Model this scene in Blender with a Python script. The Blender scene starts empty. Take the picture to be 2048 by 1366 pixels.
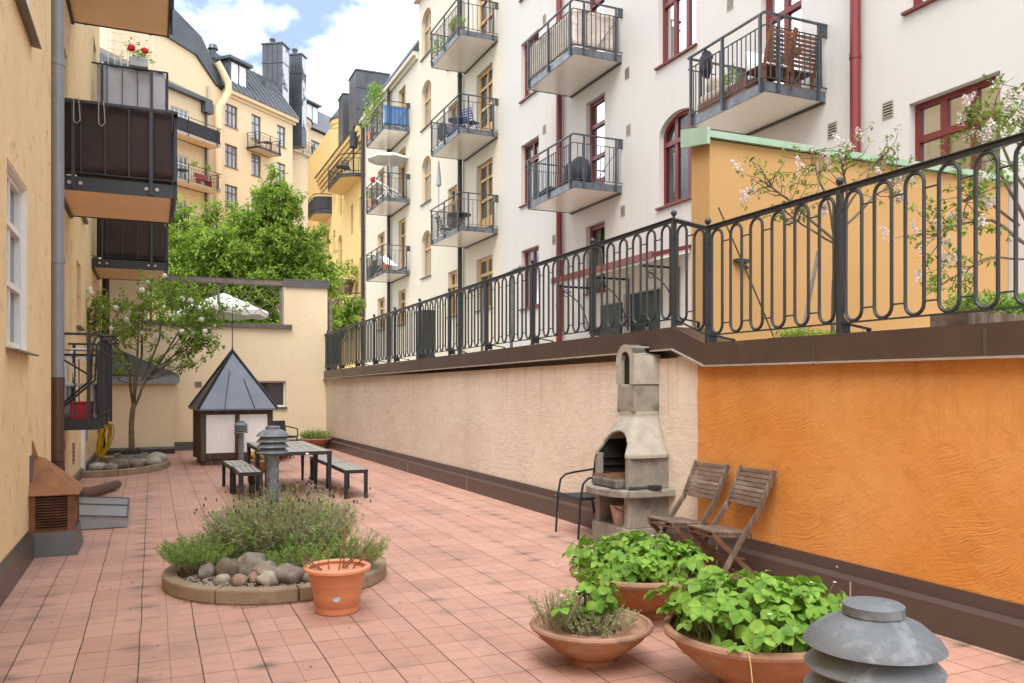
import bpy, bmesh, math, random
from mathutils import Vector, Matrix, noise as mnoise
C = bpy.context.scene
COL = C.collection
R = math.radians
random.seed(7)
# ---------------------------------------------------------------- camera, sky, sun, exposure
F_PX, YAW, EYE = 1650.0, 23.5455, 1.65
cam_data = bpy.data.cameras.new('camera')
cam = bpy.data.objects.new('camera', cam_data); COL.objects.link(cam)
cam.location = (0, 0, EYE); cam.rotation_euler = (R(90), 0, R(-YAW))
cam_data.sensor_width = 36; cam_data.sensor_fit = 'HORIZONTAL'; cam_data.lens = F_PX / 2048 * 36
cam_data.shift_y = 92 / 2048; cam_data.clip_start = 0.05; cam_data.clip_end = 2000
C.camera = cam
SUN_EL, SUN_AZ = 56, 214          # azimuth the light comes from, degrees clockwise from +Y
w = bpy.data.worlds.new('World'); C.world = w; w.use_nodes = True
wn, wl = w.node_tree.nodes, w.node_tree.links
wn.clear()
w_out = wn.new('ShaderNodeOutputWorld'); w_bg = wn.new('ShaderNodeBackground')
sky = wn.new('ShaderNodeTexSky'); sky.sky_type = 'NISHITA'; sky.sun_disc = False
sky.sun_elevation = R(SUN_EL); sky.sun_rotation = R(SUN_AZ); sky.air_density = 1.0; sky.dust_density = 1.5; sky.ozone_density = 1.0
w_bg.inputs['Strength'].default_value = 0.15
tcw = wn.new('ShaderNodeTexCoord')
mpw = wn.new('ShaderNodeMapping'); mpw.inputs['Scale'].default_value = (1, 1, 1.5); mpw.inputs['Location'].default_value = (0.52, 0.25, 0.1)
wl.new(tcw.outputs['Generated'], mpw.inputs['Vector'])
cn = wn.new('ShaderNodeTexNoise'); cn.inputs['Scale'].default_value = 4.2; cn.inputs['Detail'].default_value = 9; cn.inputs['Roughness'].default_value = 0.56
wl.new(mpw.outputs[0], cn.inputs['Vector'])
crp = wn.new('ShaderNodeValToRGB'); crp.color_ramp.elements[0].position = 0.42; crp.color_ramp.elements[1].position = 0.68
wl.new(cn.outputs['Fac'], crp.inputs['Fac'])
pale = wn.new('ShaderNodeMixRGB'); pale.inputs['Fac'].default_value = 0.92; pale.inputs['Color2'].default_value = (0.95, 1.25, 1.68, 1)
wl.new(sky.outputs['Color'], pale.inputs['Color1'])
cmx = wn.new('ShaderNodeMixRGB'); cmx.inputs['Color2'].default_value = (9.0, 9.1, 9.3, 1)
wl.new(crp.outputs['Color'], cmx.inputs['Fac']); wl.new(pale.outputs['Color'], cmx.inputs['Color1'])
wl.new(cmx.outputs['Color'], w_bg.inputs['Color']); wl.new(w_bg.outputs[0], w_out.inputs['Surface'])
sun_d = bpy.data.lights.new('sun', 'SUN'); sun_d.energy = 0.95; sun_d.angle = R(40); sun_d.color = (1.0, 0.95, 0.88)
sun = bpy.data.objects.new('sun', sun_d); COL.objects.link(sun)
_az, _el = R(SUN_AZ), R(SUN_EL)
_to = Vector((math.sin(_az) * math.cos(_el), math.cos(_az) * math.cos(_el), math.sin(_el)))
sun.rotation_euler = _to.to_track_quat('Z', 'Y').to_euler()
C.view_settings.view_transform = 'Standard'; C.view_settings.look = 'None'
C.view_settings.exposure = 1.86; C.view_settings.gamma = 1.0
C.cycles.max_bounces = 8; C.cycles.diffuse_bounces = 5; C.cycles.transparent_max_bounces = 12

# ---------------------------------------------------------------- materials
MATS = {}
class NT:
    def __init__(s, name):
        s.m = bpy.data.materials.new(name); s.m.use_nodes = True
        s.n, s.l = s.m.node_tree.nodes, s.m.node_tree.links
        s.b = s.n['Principled BSDF']; s.out = s.n['Material Output']
    def new(s, t, **kw):
        n = s.n.new(t)
        for k, v in kw.items():
            if k in n.inputs: n.inputs[k].default_value = v
            else: setattr(n, k, v)
        return n
    def link(s, a, b): s.l.new(a, b)
    def math(s, op, a, b=None, c=None):
        n = s.n.new('ShaderNodeMath'); n.operation = op
        for i, x in enumerate((a, b, c)):
            if x is None: continue
            if isinstance(x, (int, float)): n.inputs[i].default_value = x
            else: s.l.new(x, n.inputs[i])
        return n.outputs[0]
    def pos(s, obj=False, scale=(1, 1, 1), rot=(0, 0, 0)):
        src = s.new('ShaderNodeTexCoord').outputs['Object'] if obj else s.new('ShaderNodeNewGeometry').outputs['Position']
        m = s.new('ShaderNodeMapping'); m.inputs['Scale'].default_value = scale; m.inputs['Rotation'].default_value = rot
        s.link(src, m.inputs['Vector']); return m.outputs[0]
    def noise(s, vec, scale, detail=4, rough=0.55, dist=0.0):
        n = s.new('ShaderNodeTexNoise'); n.inputs['Scale'].default_value = scale; n.inputs['Detail'].default_value = detail
        n.inputs['Roughness'].default_value = rough; n.inputs['Distortion'].default_value = dist
        if vec is not None: s.link(vec, n.inputs['Vector'])
        return n.outputs['Fac']
    def ramp(s, fac, stops):
        n = s.new('ShaderNodeValToRGB'); e = n.color_ramp.elements
        while len(e) < len(stops): e.new(0.5)
        for i, (p, c) in enumerate(stops):
            e[i].position = p
            e[i].color = (c, c, c, 1) if isinstance(c, (int, float)) else (*c, 1)
        s.link(fac, n.inputs['Fac']); return n.outputs['Color']
    def mix(s, fac, a, b, mode='MIX'):
        n = s.new('ShaderNodeMixRGB'); n.blend_type = mode
        for i, x in zip(('Fac', 'Color1', 'Color2'), (fac, a, b)):
            if isinstance(x, (int, float)): n.inputs[i].default_value = x
            elif isinstance(x, tuple): n.inputs[i].default_value = (*x, 1)
            else: s.link(x, n.inputs[i])
        return n.outputs['Color']
    def bump(s, h, strength=0.3, dist=0.01):
        n = s.new('ShaderNodeBump'); n.inputs['Strength'].default_value = strength; n.inputs['Distance'].default_value = dist
        s.link(h, n.inputs['Height']); s.link(n.outputs[0], s.b.inputs['Normal']); return n
def sc(c, k): return tuple(min(1.0, x * k) for x in c)
def plain(name, col, rough=0.6, metal=0.0, var=0.12, vs=8.0, bump=0.15, bs=60.0, bd=0.003, obj=True, stain=None, spec=None, stretch=(1, 1, 1)):
    """noise-varied surface: base colour, a darker tone in blotches, fine bump"""
    t = NT(name); p = t.pos(obj, stretch)
    c = t.mix(t.ramp(t.noise(p, vs, 6, 0.6), [(0.3, 0.0), (0.7, 1.0)]), sc(col, 1 - var), sc(col, 1 + var))
    if stain:
        c = t.mix(t.ramp(t.noise(p, stain[1], 8, 0.65, 0.4), [(stain[2], 0.0), (stain[2] + 0.14, 1.0)]), c, stain[0])
    t.link(c, t.b.inputs['Base Color']); t.b.inputs['Roughness'].default_value = rough; t.b.inputs['Metallic'].default_value = metal
    if spec is not None: t.b.inputs['Specular IOR Level'].default_value = spec
    if bump: t.bump(t.noise(p, bs, 5, 0.6), bump, bd)
    MATS[name] = t.m; return t.m
def plaster(name, col, var=0.08, bump=0.35, bs=14.0, bd=0.01, streak=0.12, dirt=(0.25, 0.17, 0.09), dirt_at=0.70):
    t = NT(name); p = t.pos()
    c = t.mix(t.noise(p, 0.9, 7, 0.62), sc(col, 1 - var), sc(col, 1 + var))
    c = t.mix(t.ramp(t.noise(t.pos(False, (5, 5, 0.35)), 1.0, 9, 0.72, 0.5), [(0.53, 0.0), (0.78, 0.55)]), c, sc(col, 0.80)) if streak else c
    d = t.ramp(t.noise(p, 2.6, 10, 0.72, 0.5), [(dirt_at, 0.0), (dirt_at + 0.10, 0.55)])
    c = t.mix(d, c, dirt)
    t.link(c, t.b.inputs['Base Color']); t.b.inputs['Roughness'].default_value = 0.9; t.b.inputs['Specular IOR Level'].default_value = 0.2
    h = t.math('ADD', t.noise(p, bs, 8, 0.6, 0.3), t.math('MULTIPLY', t.noise(p, bs * 9, 4, 0.6), 0.12))
    t.bump(h, bump, bd); MATS[name] = t.m; return t.m
def trowel(name, col, col2, arc=True, strength=0.6, dist=0.02, streaks=None):
    """hand-trowelled render: arcs of fine ridges, each patch swept round its own centre"""
    t = NT(name); p0 = t.pos()
    wob = t.new('ShaderNodeTexNoise', Scale=1.7, Detail=3.0); t.link(p0, wob.inputs['Vector'])
    wv = t.new('ShaderNodeVectorMath', operation='SCALE'); wv.inputs['Scale'].default_value = 0.22; t.link(wob.outputs['Color'], wv.inputs[0])
    ad = t.new('ShaderNodeVectorMath', operation='ADD'); t.link(p0, ad.inputs[0]); t.link(wv.outputs[0], ad.inputs[1])
    heights = []
    for sca, off, fq in ((1.5, (0.0, 0.15, 0.75), 78.0), (2.1, (0.0, -1.2, -1.6), 95.0)):
        vo = t.new('ShaderNodeTexVoronoi'); vo.inputs['Scale'].default_value = sca; t.link(ad.outputs[0], vo.inputs['Vector'])
        cs = t.new('ShaderNodeVectorMath', operation='SCALE'); cs.inputs['Scale'].default_value = 0.8; t.link(vo.outputs['Color'], cs.inputs[0])
        o = t.new('ShaderNodeVectorMath', operation='ADD'); t.link(vo.outputs['Position'], o.inputs[0]); o.inputs[1].default_value = off
        o2 = t.new('ShaderNodeVectorMath', operation='ADD'); t.link(o.outputs[0], o2.inputs[0]); t.link(cs.outputs[0], o2.inputs[1])
        df = t.new('ShaderNodeVectorMath', operation='DISTANCE'); t.link(ad.outputs[0], df.inputs[0]); t.link(o2.outputs[0], df.inputs[1])
        cb = t.new('ShaderNodeCombineXYZ'); t.link(t.math('MULTIPLY', df.outputs['Value'], fq), cb.inputs[0])
        sx = t.new('ShaderNodeSeparateXYZ'); t.link(p0, sx.inputs[0])
        t.link(t.math('MULTIPLY', sx.outputs[1], 3.2), cb.inputs[1]); t.link(t.math('MULTIPLY', sx.outputs[2], 3.2), cb.inputs[2])
        heights.append(t.noise(cb.outputs[0], 1.0, 4, 0.55))
    hor = t.noise(t.pos(False, (1, 3.4, 48)), 1.0, 5, 0.62, 0.8)
    blend = t.ramp(t.noise(p0, 1.6, 5, 0.6), [(0.44, 0.0), (0.56, 1.0)])
    calm = t.ramp(t.noise(p0, 1.25, 6, 0.65, 0.3), [(0.38, 0.12), (0.66, 1.0)])
    h = t.mix(blend, heights[0], heights[1]) if arc else t.mix(t.math('MULTIPLY', blend, 0.6), hor, heights[0])
    lump = t.noise(p0, 7, 6, 0.62, 0.4); fine = t.noise(p0, 60, 5, 0.65)
    hh = t.math('ADD', t.math('MULTIPLY', h, calm), t.math('ADD', t.math('MULTIPLY', lump, 0.9), t.math('MULTIPLY', fine, 0.22)))
    c = t.mix(t.ramp(t.noise(p0, 0.7, 7, 0.64), [(0.34, 0.0), (0.66, 1.0)]), col, col2)
    c = t.mix(t.ramp(t.noise(p0, 3.2, 9, 0.72, 0.4), [(0.56, 0.0), (0.76, 0.55)]), c, sc(col, 0.70))
    c = t.mix(t.math('MULTIPLY', t.math('SUBTRACT', 0.62, h), t.math('MULTIPLY', calm, 0.9)), c, sc(col, 0.55))
    c = t.mix(t.ramp(t.noise(t.pos(False, (1, 1, 1)), 1.9, 8, 0.7), [(0.60, 0.0), (0.75, 0.30)]), c, sc(col2, 1.22))
    if streaks:
        s1 = t.noise(t.pos(False, (1, 3.0, 0.12)), 3.0, 7, 0.7)
        sz = t.new('ShaderNodeSeparateXYZ'); t.link(p0, sz.inputs[0])
        up = t.new('ShaderNodeMapRange'); up.inputs['From Min'].default_value = 1.1; up.inputs['From Max'].default_value = 2.05; t.link(sz.outputs[2], up.inputs['Value'])
        fac = t.math('MULTIPLY', t.ramp(s1, [(0.53, 0.0), (0.72, 0.7)]), up.outputs[0])
        c = t.mix(fac, c, streaks)
    t.link(c, t.b.inputs['Base Color']); t.b.inputs['Roughness'].default_value = 0.85; t.b.inputs['Specular IOR Level'].default_value = 0.25
    t.bump(hh, strength, dist); MATS[name] = t.m; return t.m
def tiles(name):
    """square red concrete pavers: slabs of 0.345 m scored into four, stained joints"""
    t = NT(name); p = t.pos()
    wob = t.new('ShaderNodeTexNoise', Scale=1.3, Detail=3.0); t.link(p, wob.inputs['Vector'])
    wv = t.new('ShaderNodeVectorMath', operation='SCALE'); wv.inputs['Scale'].default_value = 0.022; t.link(wob.outputs['Color'], wv.inputs[0])
    ad = t.new('ShaderNodeVectorMath', operation='ADD'); t.link(p, ad.inputs[0]); t.link(wv.outputs[0], ad.inputs[1])
    sp = t.new('ShaderNodeSeparateXYZ'); t.link(ad.outputs[0], sp.inputs[0])
    def edge(coord, w, off):
        f = t.math('FRACT', t.math('DIVIDE', t.math('ADD', coord, off), w))
        return t.math('MULTIPLY', t.math('MINIMUM', f, t.math('SUBTRACT', 1.0, f)), w)
    X, Y = sp.outputs[0], sp.outputs[1]
    brk = t.noise(p, 2.3, 4, 0.6)
    def line(d, a, b): # 1 on the line
        n = t.new('ShaderNodeMapRange'); n.inputs['From Min'].default_value = a; n.inputs['From Max'].default_value = b
        n.inputs['To Min'].default_value = 1.0; n.inputs['To Max'].default_value = 0.0; t.link(d, n.inputs['Value']); return n.outputs[0]
    mx, my = line(edge(X, 0.345, 0.41), 0.0016, 0.0055), line(edge(Y, 0.345, 0.1), 0.0014, 0.0052)
    fx, fy = line(edge(X, 0.1725, 0.41), 0.001, 0.004), line(edge(Y, 0.1725, 0.1), 0.001, 0.004)
    ybrk = t.ramp(t.noise(t.pos(False, (1.4, 3.1, 1)), 1.6, 3, 0.6), [(0.38, 0.25), (0.62, 1.0)])
    major = t.math('MAXIMUM', mx, t.math('MULTIPLY', my, ybrk))
    minor = t.math('MAXIMUM', t.math('MULTIPLY', fx, 0.72), t.math('MULTIPLY', fy, 0.72))
    cell = t.new('ShaderNodeTexWhiteNoise'); cell.noise_dimensions = '2D'
    cv = t.new('ShaderNodeCombineXYZ')
    t.link(t.math('FLOOR', t.math('DIVIDE', t.math('ADD', X, 0.41), 0.345)), cv.inputs[0]); t.link(t.math('FLOOR', t.math('DIVIDE', t.math('ADD', Y, 0.1), 0.345)), cv.inputs[1])
    t.link(cv.outputs[0], cell.inputs['Vector'])
    a, b = (0.45, 0.25, 0.185), (0.56, 0.33, 0.25)
    c = t.mix(cell.outputs['Value'], a, b)
    c = t.mix(t.ramp(t.noise(p, 0.55, 6, 0.6), [(0.35, 0.0), (0.7, 0.6)]), c, (0.53, 0.31, 0.24))
    c = t.mix(t.math('MULTIPLY', t.noise(p, 90, 4, 0.7), 0.30), c, (0.30, 0.15, 0.11))
    # grey smudges where the quarter joints cross
    fxx = t.math('FRACT', t.math('DIVIDE', t.math('ADD', X, 0.41 + 0.0), 0.69)); fyy = edge(Y, 0.345, 0.1)
    near = line(t.math('ABSOLUTE', t.math('SUBTRACT', fxx, 0.5)), 0.03, 0.20)
    smear = t.ramp(t.noise(t.pos(False, (0.55, 1.0, 1)), 3.6, 7, 0.66, 0.3), [(0.42, 0.0), (0.57, 1.0)])
    sm = t.math('MULTIPLY', t.math('MULTIPLY', smear, line(fyy, 0.01, 0.13)), near)
    patch = t.ramp(t.noise(p, 0.35, 3, 0.5), [(0.36, 0.0), (0.52, 1.0)])
    c = t.mix(t.math('MULTIPLY', t.math('MULTIPLY', sm, patch), 0.85), c, (0.12, 0.095, 0.088))
    c = t.mix(t.ramp(t.noise(p, 1.4, 9, 0.72, 0.3), [(0.50, 0.0), (0.68, 0.5)]), c, (0.24, 0.165, 0.13))
    c = t.mix(t.math('MULTIPLY', minor, 0.85), c, (0.17, 0.085, 0.062))
    c = t.mix(t.math('MULTIPLY', major, t.ramp(brk, [(0.3, 0.55), (0.6, 1.0)])), c, (0.045, 0.03, 0.02))
    t.link(c, t.b.inputs['Base Color']); t.b.inputs['Roughness'].default_value = 0.78; t.b.inputs['Specular IOR Level'].default_value = 0.35
    h = t.math('SUBTRACT', t.math('MULTIPLY', t.noise(p, 120, 4, 0.6), 0.12), t.math('MAXIMUM', major, minor))
    h = t.math('ADD', h, t.math('MULTIPLY', cell.outputs['Value'], 0.25))
    t.bump(h, 0.5, 0.004); MATS[name] = t.m
def leafmat(name, cols, trans=0.35, rough=0.5, cl=2.2):
    t = NT(name); g = t.new('ShaderNodeNewGeometry')
    c = t.ramp(g.outputs['Random Per Island'], [(i / max(1, len(cols) - 1), k) for i, k in enumerate(cols)])
    c = t.mix(0.5, c, t.mix(t.ramp(t.noise(t.pos(True), cl, 4), [(.35, 0.0), (.65, 1.0)]), cols[0], cols[-1]))
    t.link(c, t.b.inputs['Base Color']); t.b.inputs['Roughness'].default_value = rough; t.b.inputs['Specular IOR Level'].default_value = 0.3
    tr = t.new('ShaderNodeBsdfTranslucent'); t.link(t.mix(0.5, c, (0.9, 1.0, 0.25), 'MULTIPLY'), tr.inputs['Color'])
    mx = t.new('ShaderNodeMixShader'); mx.inputs[0].default_value = trans
    t.link(t.b.outputs[0], mx.inputs[1]); t.link(tr.outputs[0], mx.inputs[2]); t.link(mx.outputs[0], t.out.inputs['Surface'])
    MATS[name] = t.m
def glass(name, tint=(0.86, 0.9, 0.9), refl=0.9):
    t = NT(name); tr = t.new('ShaderNodeBsdfTransparent'); tr.inputs['Color'].default_value = (*tint, 1)
    gl = t.new('ShaderNodeBsdfGlossy'); gl.inputs['Roughness'].default_value = 0.02; gl.inputs['Color'].default_value = (refl, refl, refl, 1)
    bp = t.new('ShaderNodeBump'); bp.inputs['Strength'].default_value = 0.05; bp.inputs['Distance'].default_value = 0.02
    t.link(t.noise(t.pos(), 1.6, 2), bp.inputs['Height']); t.link(bp.outputs[0], gl.inputs['Normal'])
    fr = t.new('ShaderNodeFresnel'); fr.inputs['IOR'].default_value = 1.6
    f2 = t.math('ADD', t.math('MULTIPLY', fr.outputs[0], 0.38), 0.03)
    mx = t.new('ShaderNodeMixShader'); t.link(f2, mx.inputs[0]); t.link(tr.outputs[0], mx.inputs[1]); t.link(gl.outputs[0], mx.inputs[2])
    t.link(mx.outputs[0], t.out.inputs['Surface']); MATS[name] = t.m
def peeling(name, col, under, at=0.6):
    t = NT(name); p = t.pos()
    c = t.mix(t.noise(p, 0.7, 5), sc(col, 0.7), sc(col, 1.35))
    c = t.mix(t.ramp(t.noise(p, 0.75, 6, 0.62, 0.3), [(at, 0.0), (at + 0.02, 1.0)]), c, under)
    t.link(c, t.b.inputs['Base Color']); t.b.inputs['Roughness'].default_value = 0.5
    MATS[name] = t.m
def boards(name, col, axis=2, w=0.1, dark=0.45, rough=0.75, grain=True, obj=True, bump=0.4):
    """boards / slats laid side by side: gaps along one axis with grain along the board"""
    t = NT(name); p = t.pos(obj); sp = t.new('ShaderNodeSeparateXYZ'); t.link(p, sp.inputs[0])
    a = sp.outputs[axis]; f = t.math('FRACT', t.math('DIVIDE', a, w)); cellid = t.math('FLOOR', t.math('DIVIDE', a, w))
    wn_ = t.new('ShaderNodeTexWhiteNoise'); wn_.noise_dimensions = '1D'; t.link(cellid, wn_.inputs['W'])
    st = [30, 30, 30]; st[(axis + 1) % 3] = 2.0 if axis != 1 else 30
    if axis == 1: st = [2.0, 30, 30]
    g = t.noise(t.pos(obj, tuple(st)), 1.6, 6, 0.65, 0.3)
    c = t.mix(g, sc(col, 0.62), sc(col, 1.3)); c = t.mix(t.math('MULTIPLY', wn_.outputs['Value'], 0.4), c, sc(col, 0.6))
    e = t.math('MINIMUM', f, t.math('SUBTRACT', 1.0, f))
    ln = t.new('ShaderNodeMapRange'); ln.inputs['From Min'].default_value = 0.02; ln.inputs['From Max'].default_value = 0.06; t.link(e, ln.inputs['Value'])
    c = t.mix(ln.outputs[0], sc(col, 0.2), c)
    t.link(c, t.b.inputs['Base Color']); t.b.inputs['Roughness'].default_value = rough
    t.bump(t.math('ADD', ln.outputs[0], t.math('MULTIPLY', g, 0.4)), bump, 0.004); MATS[name] = t.m
tiles('paving')
trowel('pale_render', (0.67, 0.55, 0.445), (0.77, 0.67, 0.57), arc=False, strength=0.9, dist=0.016, streaks=(0.40, 0.26, 0.16))
trowel('orange_render', (0.60, 0.225, 0.040), (0.68, 0.315, 0.100), arc=True, strength=0.8, dist=0.014, streaks=(0.36, 0.12, 0.02))
plaster('ochre_plaster', (0.82, 0.62, 0.355), var=0.15, bump=0.7, bs=5, bd=0.03, streak=0, dirt=(0.44, 0.28, 0.13), dirt_at=0.555)
plaster('back_plaster', (0.84, 0.695, 0.475), var=0.07, bump=0.6, bs=6, bd=0.02, streak=0, dirt=(0.40, 0.27, 0.14), dirt_at=0.66)
plaster('white_plaster', (0.575, 0.54, 0.50), var=0.045, bump=0.3, bs=4, bd=0.015, streak=2, dirt=(0.46, 0.40, 0.34), dirt_at=0.68)
plaster('cream_plaster', (0.62, 0.555, 0.445), var=0.05, bump=0.3, bs=4, bd=0.01, streak=2, dirt=(0.46, 0.38, 0.26), dirt_at=0.72)
plaster('yellow_plaster', (0.70, 0.50, 0.215), var=0.04, bump=0.25, bs=4, bd=0.01, streak=0, dirt=(0.5, 0.35, 0.15), dirt_at=0.75)
plaster('peach_plaster', (0.72, 0.555, 0.355), var=0.04, bump=0.2, bs=3, bd=0.01, streak=0, dirt=(0.55, 0.4, 0.25), dirt_at=0.75)
plaster('divider_plaster', (0.50, 0.30, 0.125), var=0.05, bump=0.3, bs=6, bd=0.01, dirt=(0.40, 0.22, 0.09), dirt_at=0.72)
plain('brown_metal', (0.070, 0.044, 0.033), 0.42, 0.0, 0.14, 2.5, 0.05, 20, obj=False, stain=((0.12, 0.075, 0.05), 3.0, 0.6))
plain('skirting_metal', (0.080, 0.055, 0.045), 0.35, 0.0, 0.10, 2.0, 0.05, 20, obj=False)
plain('flashing', (0.42, 0.36, 0.30), 0.45, 0.3, 0.15, 6, 0.1, 30, obj=False)
plain('iron', (0.030, 0.034, 0.038), 0.42, 0.0, 0.2, 20, 0.1, 90)
plain('black_steel', (0.016, 0.017, 0.019), 0.45, 0.0, 0.15, 20, 0.05, 90)
plain('galvanised', (0.16, 0.175, 0.195), 0.42, 0.55, 0.35, 5, 0.1, 40, obj=False)
plain('dark_galvanised', (0.075, 0.083, 0.092), 0.45, 0.4, 0.3, 5, 0.1, 40, obj=False)
plain('soffit_white', (0.80, 0.745, 0.67), 0.16, 0.0, 0.03, 2, 0.04, 2.0, bd=0.02, obj=False)
plain('soffit_ochre', (0.88, 0.61, 0.36), 0.5, 0.0, 0.06, 2, 0.05, 30, obj=False)
plain('red_paint', (0.150, 0.018, 0.015), 0.38, 0.0, 0.12, 4, 0.05, 40)
plain('red_pipe', (0.175, 0.020, 0.016), 0.33, 0.0, 0.10, 3, 0.03, 30, obj=False)
plain('ochre_paint', (0.52, 0.31, 0.115), 0.45, 0.0, 0.12, 4, 0.05, 40)
plain('white_paint', (0.78, 0.77, 0.74), 0.45, 0.0, 0.05, 4, 0.05, 40)
plain('brown_paint', (0.155, 0.085, 0.060), 0.5, 0.0, 0.12, 4, 0.05, 40)
plain('grey_pipe', (0.235, 0.245, 0.270), 0.40, 0.1, 0.08, 3, 0.03, 30, obj=False)
plain('brown_pipe', (0.095, 0.046, 0.036), 0.38, 0.1, 0.15, 3, 0.03, 30, obj=False)
plain('black_pipe', (0.032, 0.025, 0.023), 0.4, 0.1, 0.15, 3, 0.03, 30, obj=False)
plain('brown_fabric', (0.036, 0.021, 0.017), 0.7, 0.0, 0.15, 3, 0.5, 5, bd=0.02, obj=False, spec=0.25)
plain('grey_fabric', (0.36, 0.36, 0.40), 0.8, 0.0, 0.1, 4, 0.6, 5, bd=0.03, obj=False)
plain('beige_fabric', (0.55, 0.47, 0.40), 0.85, 0.0, 0.08, 4, 0.9, 7, bd=0.05, obj=False)
plain('blue_fabric', (0.085, 0.20, 0.42), 0.75, 0.0, 0.15, 3, 0.4, 6, bd=0.02, obj=False)
plain('curtain_cloth', (0.62, 0.60, 0.56), 0.9, 0.0, 0.05, 4, 0.1, 20)
plain('room_dark', (0.19, 0.175, 0.155), 0.9, 0.0, 0.3, 1.2, 0)
plain('dark_pane', (0.028, 0.032, 0.036), 0.05, 0.0, 0.2, 1.0, 0.02, 1.0, bd=0.05, obj=False, spec=0.9)
plain('pale_pane', (0.20, 0.22, 0.235), 0.06, 0.0, 0.5, 0.8, 0.02, 1.0, bd=0.05, obj=False, spec=1.0)
glass('window_glass')
plain('roof_metal', (0.070, 0.076, 0.086), 0.38, 0.25, 0.25, 1.0, 0.1, 4, bd=0.02, obj=False)
plain('shed_roof', (0.135, 0.150, 0.178), 0.34, 0.3, 0.15, 2.5, 0.08, 8, bd=0.01)
peeling('peeling_metal', (0.055, 0.06, 0.068), (0.50, 0.53, 0.56), 0.46)
plain('copper_green', (0.33, 0.47, 0.35), 0.6, 0.1, 0.1, 4, 0.1, 30, obj=False)
plain('concrete', (0.27, 0.245, 0.205), 0.9, 0.0, 0.25, 5, 0.8, 80, bd=0.008, stain=((0.12, 0.10, 0.08), 4.0, 0.54))
plain('hood_concrete', (0.38, 0.35, 0.29), 0.95, 0.0, 0.18, 6, 0.9, 110, bd=0.008, stain=((0.20, 0.175, 0.14), 3.0, 0.62))
plain('kerb_concrete', (0.30, 0.22, 0.145), 0.95, 0.0, 0.2, 4, 0.8, 120, bd=0.006, obj=False, stain=((0.13, 0.10, 0.07), 3.0, 0.58))
plain('soot_and_shade', (0.012, 0.011, 0.010), 0.95, 0.0, 0.4, 8, 0.4, 40)  # soot in the grill; elsewhere black painted in for shaded slots and gaps
plain('ash', (0.13, 0.115, 0.10), 0.95, 0.0, 0.4, 14, 0.8, 60, bd=0.01)
plain('terracotta', (0.34, 0.145, 0.060), 0.85, 0.0, 0.22, 5, 0.5, 70, bd=0.006, stain=((0.36, 0.27, 0.17), 3.2, 0.56))
plain('terracotta_rim', (0.36, 0.20, 0.125), 0.9, 0.0, 0.2, 6, 0.6, 70, bd=0.006, stain=((0.20, 0.15, 0.10), 5.0, 0.58))
plain('plastic_pot', (0.60, 0.225, 0.105), 0.42, 0.0, 0.05, 3, 0.04, 60)
plain('pot_rim', (0.66, 0.28, 0.145), 0.45, 0.0, 0.05, 3, 0.04, 60)
plain('soil', (0.040, 0.028, 0.018), 0.98, 0.0, 0.5, 18, 1.0, 45, bd=0.02)
plain('mossy_soil', (0.085, 0.055, 0.022), 0.98, 0.0, 0.5, 12, 1.0, 55, bd=0.02, stain=((0.17, 0.13, 0.015), 5.0, 0.5))
plain('lamp_metal', (0.15, 0.168, 0.185), 0.55, 0.0, 0.2, 7, 0.5, 90, bd=0.004, stain=((0.26, 0.275, 0.285), 16.0, 0.52))
plain('lamp_inner', (0.34, 0.32, 0.28), 0.6, 0.0, 0.12, 9, 0.1, 60, stain=((0.16, 0.12, 0.05), 6.0, 0.55))
plain('rust', (0.195, 0.082, 0.038), 0.8, 0.1, 0.35, 7, 0.5, 60, bd=0.004, stain=((0.075, 0.035, 0.022), 5.0, 0.55))
plain('rust_roof', (0.285, 0.125, 0.052), 0.75, 0.1, 0.3, 6, 0.4, 60, bd=0.004, stain=((0.13, 0.06, 0.03), 4.0, 0.6))
plain('grey_flashing', (0.115, 0.108, 0.105), 0.45, 0.2, 0.2, 4, 0.1, 30, stain=((0.17, 0.15, 0.13), 4.0, 0.6))
plain('zinc', (0.30, 0.31, 0.32), 0.45, 0.35, 0.15, 3, 0.1, 30, stain=((0.12, 0.10, 0.095), 2.6, 0.60))
boards('grey_slats', (0.36, 0.34, 0.30), axis=0, w=0.085)
plain('weathered_wood', (0.125, 0.082, 0.058), 0.8, 0.0, 0.35, 4, 0.5, 30, bd=0.004, stretch=(8, 1, 1), stain=((0.24, 0.19, 0.155), 2.0, 0.52))
plain('teak_leg', (0.145, 0.072, 0.040), 0.7, 0.0, 0.3, 6, 0.3, 40)
plain('balcony_teak', (0.185, 0.068, 0.030), 0.55, 0.0, 0.3, 6, 0.3, 40)
plain('shed_timber', (0.075, 0.050, 0.034), 0.85, 0.0, 0.5, 3, 0.6, 14, bd=0.01, stretch=(6, 6, 0.6), stain=((0.19, 0.15, 0.115), 1.2, 0.56))
plain('shed_boards', (0.87, 0.86, 0.83), 0.6, 0, .06, 3, .3, 18, bd=.004, stretch=(9, 1, .8), stain=((.50, .45, .38), 4.0, .66))
plain('trellis_wood', (0.215, 0.18, 0.155), 0.85, 0.0, 0.3, 4, 0.5, 20, bd=0.01)
plain('canvas_white', (0.80, 0.785, 0.74), 0.85, 0.0, 0.04, 4, 0.2, 9, bd=0.01)
plain('dark_canvas', (0.035, 0.036, 0.045), 0.85, 0.0, 0.3, 6, 0.6, 9, bd=0.03)
plain('white_plastic', (0.80, 0.80, 0.79), 0.4, 0.0, 0.04, 4, 0.02, 20)
plain('red_plastic', (0.55, 0.010, 0.016), 0.4, 0.0, 0.1, 4, 0.02, 20)
plain('blue_paint', (0.035, 0.060, 0.20), 0.4, 0.0, 0.15, 4, 0.02, 20)
plain('wicker_black', (0.022, 0.023, 0.026), 0.6, 0.0, 0.3, 40, 0.7, 120, bd=0.004)
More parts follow.
